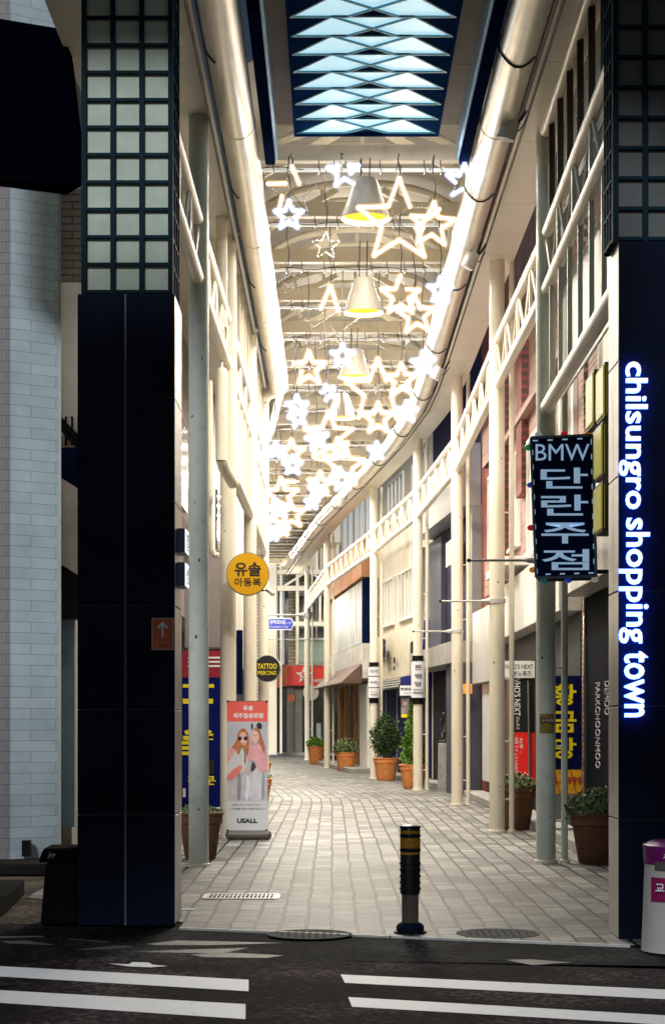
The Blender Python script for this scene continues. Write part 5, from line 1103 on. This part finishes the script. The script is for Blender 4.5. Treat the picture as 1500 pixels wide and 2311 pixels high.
# CCTV by the yellow sign
c = P(611, 1335, 30); t = thing('security_camera', c, 'small white security camera beside the amber round sign', 'camera')
m = MB(); m.bar(c + Vector((-.06, .1, .04)), c + Vector((.04, -.1, -.05)), .06, .06); m.build('body', GREYLT, t, bevel=.008); m = MB(); m.tube([c, c + Vector((-.1, .05, .02)), c + Vector((-.2, .1, .02))], .012, 6); m.build('arm', DARK, t)

# banner stand
Yk = 23.75; a, b = P(512, 1874, Yk), P(604, 1583, Yk); cx = (a.x + b.x) / 2; Wd = b.x - a.x; Hd = b.z - a.z
t = thing('banner_stand', (cx, Yk, 0), 'upright shop banner with a coral heading and a photo of two girls at the left', 'banner stand')
m = MB(); m.box(a.x, b.x, Yk, Yk + .006, a.z, b.z); m.build('banner_sheet', mat('banner_paper', (.60, .585, .57), .45, var=.03), t)
m = MB(); m.tube([(a.x + .03, Yk + .02, .07), (b.x + .0, Yk + .02, .07)], .065, 16); m.ball((b.x, Yk + .02, .07), (.05, .065, .065), 14, 8); m.ball((a.x + .03, Yk + .02, .07), (.05, .065, .065), 14, 8); m.build('base_roll', mat('base_brown', (.10, .08, .06), .4), t, smooth=True)
m = MB(); m.tube([(cx, Yk + .05, .05), (cx, Yk + .05, b.z)], .012, 8); m.tube([(a.x, Yk + .01, b.z), (b.x, Yk + .01, b.z)], .008, 8)
for xx_, zz_ in ((a.x + .01, a.z), (b.x - .01, a.z), (a.x + .01, b.z), (b.x - .01, b.z)): m.box(xx_ - .014, xx_ + .014, Yk - .008, Yk + .012, zz_ - .012, zz_ + .012)
m.build('support', DARK, t)
def bp(u, v, d): return Vector((a.x + u * Wd, Yk - .0012 * d, b.z - v * Hd))
def blob(pts, d, mm, nm):     # printed patch on the banner, smoothed outline
    q = pts[:]
    for _ in range(2):
        q2 = []
        for (x0, y0), (x1, y1) in zip(q, q[1:] + q[:1]): q2 += [(x0 * .75 + x1 * .25, y0 * .75 + y1 * .25), (x0 * .25 + x1 * .75, y0 * .25 + y1 * .75)]
        q = q2
    m = MB(); m.poly([bp(x, y, d) for x, y in q]); return m.build(nm, mm, pic)
m = MB(); m.poly([bp(0, 0, 1), bp(0, .157, 1), bp(1, .157, 1), bp(1, 0, 1)]); m.build('coral_heading', mat('coral', (.78, .11, .08), .5, var=.04), t)
m = MB(); m.poly([bp(0, .157, 1), bp(0, .77, 1), bp(1, .77, 1), bp(1, .157, 1)]); pic = m.build('photo', mat('photo_grey', (.48, .46, .50), .5, var=.12, vs=3), t)
text('유솔', t, WHT, bp(.52, .05, 2), (1, 0, 0), (0, 0, 1), .13, .065, .001, bold=.02); text('제주칠성로점', t, WHT, bp(.52, .11, 2), (1, 0, 0), (0, 0, 1), .38, .065, .001, bold=.02)
text('좋은 옷과 함께 하는', t, mat('t1', (.45, .2, .18), .5, var=0), bp(.48, .80, 2), (1, 0, 0), (0, 0, 1), .36, .025, .001); text('아이들을 위한 브랜드샵입니다', t, mat('t2', (.15, .13, .12), .5, var=0), bp(.52, .832, 2), (1, 0, 0), (0, 0, 1), .44, .025, .001)
text('USALL', t, BLK, bp(.5, .925, 2), (1, 0, 0), (0, 0, 1), .26, .06, .001, bold=.05)
SK = mat('print_skin', (.72, .42, .33), .5, var=.05); HR = mat('print_hair', (.42, .14, .04), .5, var=.35, vs=30); PK = mat('print_pink', (.72, .34, .34), .5, var=.08, vs=12); PKD = mat('print_coral', (.75, .2, .15), .5, var=.1); LG = mat('print_legs', (.50, .46, .46), .5, var=.15, vs=10); LACE = mat('print_lace', (.60, .57, .54), .5, var=.12, vs=30); DKP = mat('print_dark', (.015, .012, .012), .5, var=0)
blob([(.42, .57), (.44, .77), (.54, .77), (.56, .57)], 2, mat('print_white', (.7, .7, .72), .5), 'wall_edge')
blob([(.03, .53), (.03, .77), (.46, .77), (.50, .52), (.30, .50)], 3, LG, 'grey_trousers'); blob([(.56, .57), (.52, .77), (.92, .77), (.98, .55), (.80, .48)], 3, mat('print_trouser2', (.58, .56, .57), .5, var=.15, vs=8), 'white_trousers')
blob([(.26, .55), (.24, .77), (.34, .77), (.36, .56)], 4, mat('print_shadow', (.27, .24, .25), .5, var=.2), 'trouser_fold'); blob([(.86, .55), (.84, .76), (.92, .76), (.94, .55)], 4, mat('print_shadow2', (.3, .27, .28), .5, var=.2), 'trouser_fold')
blob([(.0, .39), (.06, .34), (.22, .33), (.50, .34), (.52, .47), (.42, .55), (.12, .57), (.0, .57)], 5, LACE, 'lace_top'); blob([(.0, .36), (.22, .33), (.27, .36), (.10, .44), (.0, .50)], 6, PK, 'pink_sleeve'); blob([(.0, .57), (.34, .48), (.40, .52), (.18, .60), (.0, .61)], 6, PKD, 'coral_hem')
blob([(.55, .37), (.72, .31), (.92, .36), (1.0, .46), (1.0, .53), (.80, .56), (.70, .46), (.52, .46)], 7, PK, 'pink_cardigan'); blob([(.50, .34), (.60, .30), (.62, .38), (.56, .45), (.48, .44)], 8, PK, 'pink_cuff'); blob([(.62, .455), (.57, .55), (.68, .53), (.72, .50)], 8, mat('print_brown', (.06, .03, .03), .5), 'dark_gap')
blob([(.26, .25), (.34, .21), (.46, .21), (.54, .26), (.55, .36), (.50, .44), (.44, .36), (.34, .36), (.30, .43), (.20, .36), (.10, .36), (.24, .31)], 9, HR, 'red_hair')
blob([(.30, .26), (.36, .235), (.46, .24), (.50, .29), (.48, .33), (.40, .345), (.32, .31)], 10, SK, 'face'); blob([(.27, .275), (.34, .27), (.375, .285), (.34, .305), (.29, .305)], 11, DKP, 'sunglasses'); blob([(.40, .285), (.44, .27), (.51, .272), (.51, .298), (.44, .305)], 11, DKP, 'sunglasses'); blob([(.36, .325), (.44, .325), (.41, .335)], 11, mat('print_lip', (.55, .05, .06), .5), 'mouth')
blob([(.60, .26), (.68, .20), (.78, .21), (.86, .27), (.94, .36), (.93, .42), (.85, .36), (.76, .30)], 9, HR, 'fair_hair'); blob([(.59, .26), (.64, .225), (.74, .225), (.80, .27), (.78, .31), (.68, .335), (.60, .315)], 10, SK, 'face'); blob([(.62, .305), (.68, .312), (.64, .318)], 11, mat('print_lip2', (.5, .1, .1), .5), 'mouth'); blob([(.62, .262), (.67, .258), (.66, .266)], 11, DKP, 'eye'); blob([(.69, .258), (.74, .262), (.70, .267)], 11, DKP, 'eye')
blob([(.72, .20), (.74, .165), (.84, .165), (.87, .195), (.82, .215)], 11, DKP, 'hair_pompom'); blob([(.58, .18), (.63, .165), (.645, .20), (.61, .225)], 11, DKP, 'hair_pompom')
blob([(.44, .40), (.42, .48), (.45, .49), (.46, .40)], 9, HR, 'hair_strand'); blob([(.46, .52), (.52, .51), (.53, .56), (.48, .56)], 9, SK, 'hands'); blob([(.40, .36), (.44, .35), (.48, .42), (.46, .50), (.43, .42)], 8, mat('print_ties', (.3, .2, .2), .5), 'ties')

# hanging navy sign with coloured bulbs
Yh = 17.0
t = thing('navy_bulb_sign', P(1270, 1140, Yh), 'navy hanging sign with pale Korean letters and coloured bulbs round its edge', 'sign')
c4 = [P(1208, 1304, Yh), P(1343, 1300, Yh), P(1336, 982, Yh), P(1196, 988, Yh)]
m = MB(); m.prism(c4, (.09, .5, 0)); m.build('case', mat('bulb_case', (.004, .014, .06), .7, spec=.05), t)
m = MB(); 
for u, v in zip(c4, c4[1:] + c4[:1]): m.bar(u + Vector((0, -.01, 0)), v + Vector((0, -.01, 0)), .022, .02, up=(0, 1, 0))
m.build('edge_frame', mat('slate_frame', (.10, .16, .22), .4), t)
LW = mat('pale_blue_letter', (.45, .55, .68), .4, var=.05, emit=.42, ecol=(.42, .66, .95))
m = MB(); rr = random.Random(3)
for u, v in zip(c4, c4[1:] + c4[:1]):
    ctr = sum(c4, Vector()) / 4; n_ = 4 if abs((v - u).x) > .3 else 9
    for k in range(n_):
        p = u.lerp(v, (k + .6) / n_); q_ = u.lerp(v, (k + .95) / n_); p = p.lerp(ctr, .045) + Vector((0, -.004, 0)); q_ = q_.lerp(ctr, .045) + Vector((0, -.004, 0)); m.bar(p, q_, .012, .004, up=(0, 1, 0))
m.build('dash_print', LW, t)
upv = (c4[3] - c4[0]).normalized(); rtv = Vector((1, 0, 0))
upv = (Vector((0, 0, 1)))
text('BMW', t, LW, P(1268, 1021, Yh - .004), rtv, upv, .49, .15, .006)
m = MB()
for x_, y_, w_ in ((1211, 1004.5, .014), (1211, 1038.5, .014)): pp = P(x_, y_, Yh - .004); m.box(pp.x - w_, pp.x + w_, pp.y - .0055, pp.y, pp.z - .004, pp.z + .004)
m.build('serif', LW, t)
for k, (ch, py) in enumerate(zip('단란주점', (1079, 1140, 1203, 1263))): text(ch, t, LW, P(1272 + k * 1, py, Yh - .004), rtv, upv, .43, .19, .006, bold=.012)
BC = {'white': (.6, .6, .55), 'red': (.7, .02, .05), 'amber': (.8, .3, .01), 'green': (.02, .4, .15), 'blue': (.03, .08, .6), 'teal': (.02, .2, .15)}
for nm, x, y in (('white', 1214, 981), ('red', 1272, 979), ('amber', 1326, 978), ('green', 1191, 1010), ('blue', 1196, 1094), ('red', 1197, 1191), ('amber', 1201, 1286), ('teal', 1226, 1311), ('blue', 1282, 1309), ('white', 1341, 1308)):
    m = MB(); m.ball(P(x, y, Yh + .05), (.034, .034, .028), 14, 9); m.build('bulb', bpy.data.materials.get('bulb_' + nm) or mat('bulb_' + nm, BC[nm], .15, var=0, emit=.25, ecol=BC[nm]), t, smooth=True)
m = MB(); m.tube([P(1340, 1000, Yh + .3), P(1372, 1000, Yh + .3)], .02, 8); m.tube([P(1343, 1290, Yh + .3), P(1392, 1290, Yh + .3)], .02, 8); m.build('bracket', GREYDK, t)
# olive sign boxes on the gate
OL = mat('olive_case', (.18, .15, .015), .45, var=.1); OB = mat('brown_case', (.07, .055, .012), .45, var=.15); LY = mat('lit_yellow_edge', (.38, .34, .02), .4, emit=.22, ecol=(.9, .8, .1))
for (xa, xb, ya, yb_, Yo, mm, lb) in ((1319, 1346, 833, 958, 15.6, OL, 'olive yellow box sign, leftmost of the cluster above the navy sign'), (1343, 1388, 816, 940, 15.0, OB, 'brown and yellow box sign, topmost against the right gate column'),
          (1338, 1385, 950, 1074, 15.0, OB, 'brown and yellow box sign, middle one against the right gate column'), (1338, 1390, 1084, 1198, 14.6, OB, 'brown and yellow box sign, lowest against the right gate column')):
    p, q_ = P(xa + 17, yb_, Yo), P(xb + 8, ya, Yo); t = thing('box_sign', ((p.x + q_.x) / 2, Yo, p.z), lb, 'sign', 'small box signs beside the right gate column')
    m = MB(); m.box(p.x + .012, q_.x, Yo, Yo + .45, p.z, q_.z); m.build('case', mm, t, bevel=.006)
    m = MB(); m.hexa([(p.x, Yo + .02, p.z + .03), (p.x + .03, Yo - .002, p.z + .02), (p.x + .031, Yo + .43, p.z + .02), (p.x, Yo + .43, p.z + .03), (p.x, Yo + .02, q_.z - .03), (p.x + .03, Yo - .002, q_.z - .02), (p.x + .031, Yo + .43, q_.z - .02), (p.x, Yo + .43, q_.z - .03)]); m.build('lit_edge', LY, t)
# newspaper box at the right edge
Yn = 12.15; t = thing('newspaper_stand', (2.28, Yn, 0), 'white rounded newspaper stand with magenta labels at the right edge', 'newspaper stand')
cn = Vector((2.30, Yn + .15, 0)); m = MB(); zt = Z(1917, Yn)
m.lathe(cn, [(.001, 0), (.262, 0), (.258, .02), (.236, zt - .06), (.232, zt)], 40); m.build('body', mat('stand_white', (.50, .46, .43), .5, var=.06), t, smooth=True)
m = MB(); m.lathe(cn, [(.233, zt - .11), (.242, zt - .10), (.250, zt + .02), (.20, zt + .05), (.001, zt + .06)], 40); m.build('cap_band', mat('magenta', (.16, .006, .12), .4), t, smooth=True)
def curved(z0, z1, a0, a1, r, mm, nm):
    m = MB(); n = 12
    for k in range(n):
        u, v = R(a0 + (a1 - a0) * k / n), R(a0 + (a1 - a0) * (k + 1) / n); m.add([cn + Vector((r * math.cos(u), r * math.sin(u), z0)), cn + Vector((r * math.cos(v), r * math.sin(v), z0)), cn + Vector((r * math.cos(v), r * math.sin(v), z1)), cn + Vector((r * math.cos(u), r * math.sin(u), z1))], [(0, 1, 2, 3)])
    return m.build(nm, mm, t)
curved(Z(1965, Yn), Z(1915, Yn), 215, 290, .243, mat('slot_grey', (.09, .085, .085), .5), 'paper_slot'); curved(Z(2034, Yn), Z(1980, Yn), 210, 300, .2545, mat('magenta_label', (.27, .008, .09), .45), 'label_panel')
an = R(225); pn = cn + Vector((.258 * math.cos(an), .258 * math.sin(an), 0)); rt = Vector((-math.sin(an), math.cos(an), 0))
text('교차로', t, WHT, cn + Vector((.258 * math.cos(R(243)), .262 * math.sin(R(243)), Z(2002, Yn))), Vector((-math.sin(R(243)), math.cos(R(243)), 0)), (0, 0, 1), .19, .065, .003, bold=.02)
text('교차로', t, WHT, cn + Vector((.258 * math.cos(R(248)), .262 * math.sin(R(248)), zt - .04)), Vector((-math.sin(R(248)), math.cos(R(248)), 0)), (0, 0, 1), .13, .03, .003, bold=.02)
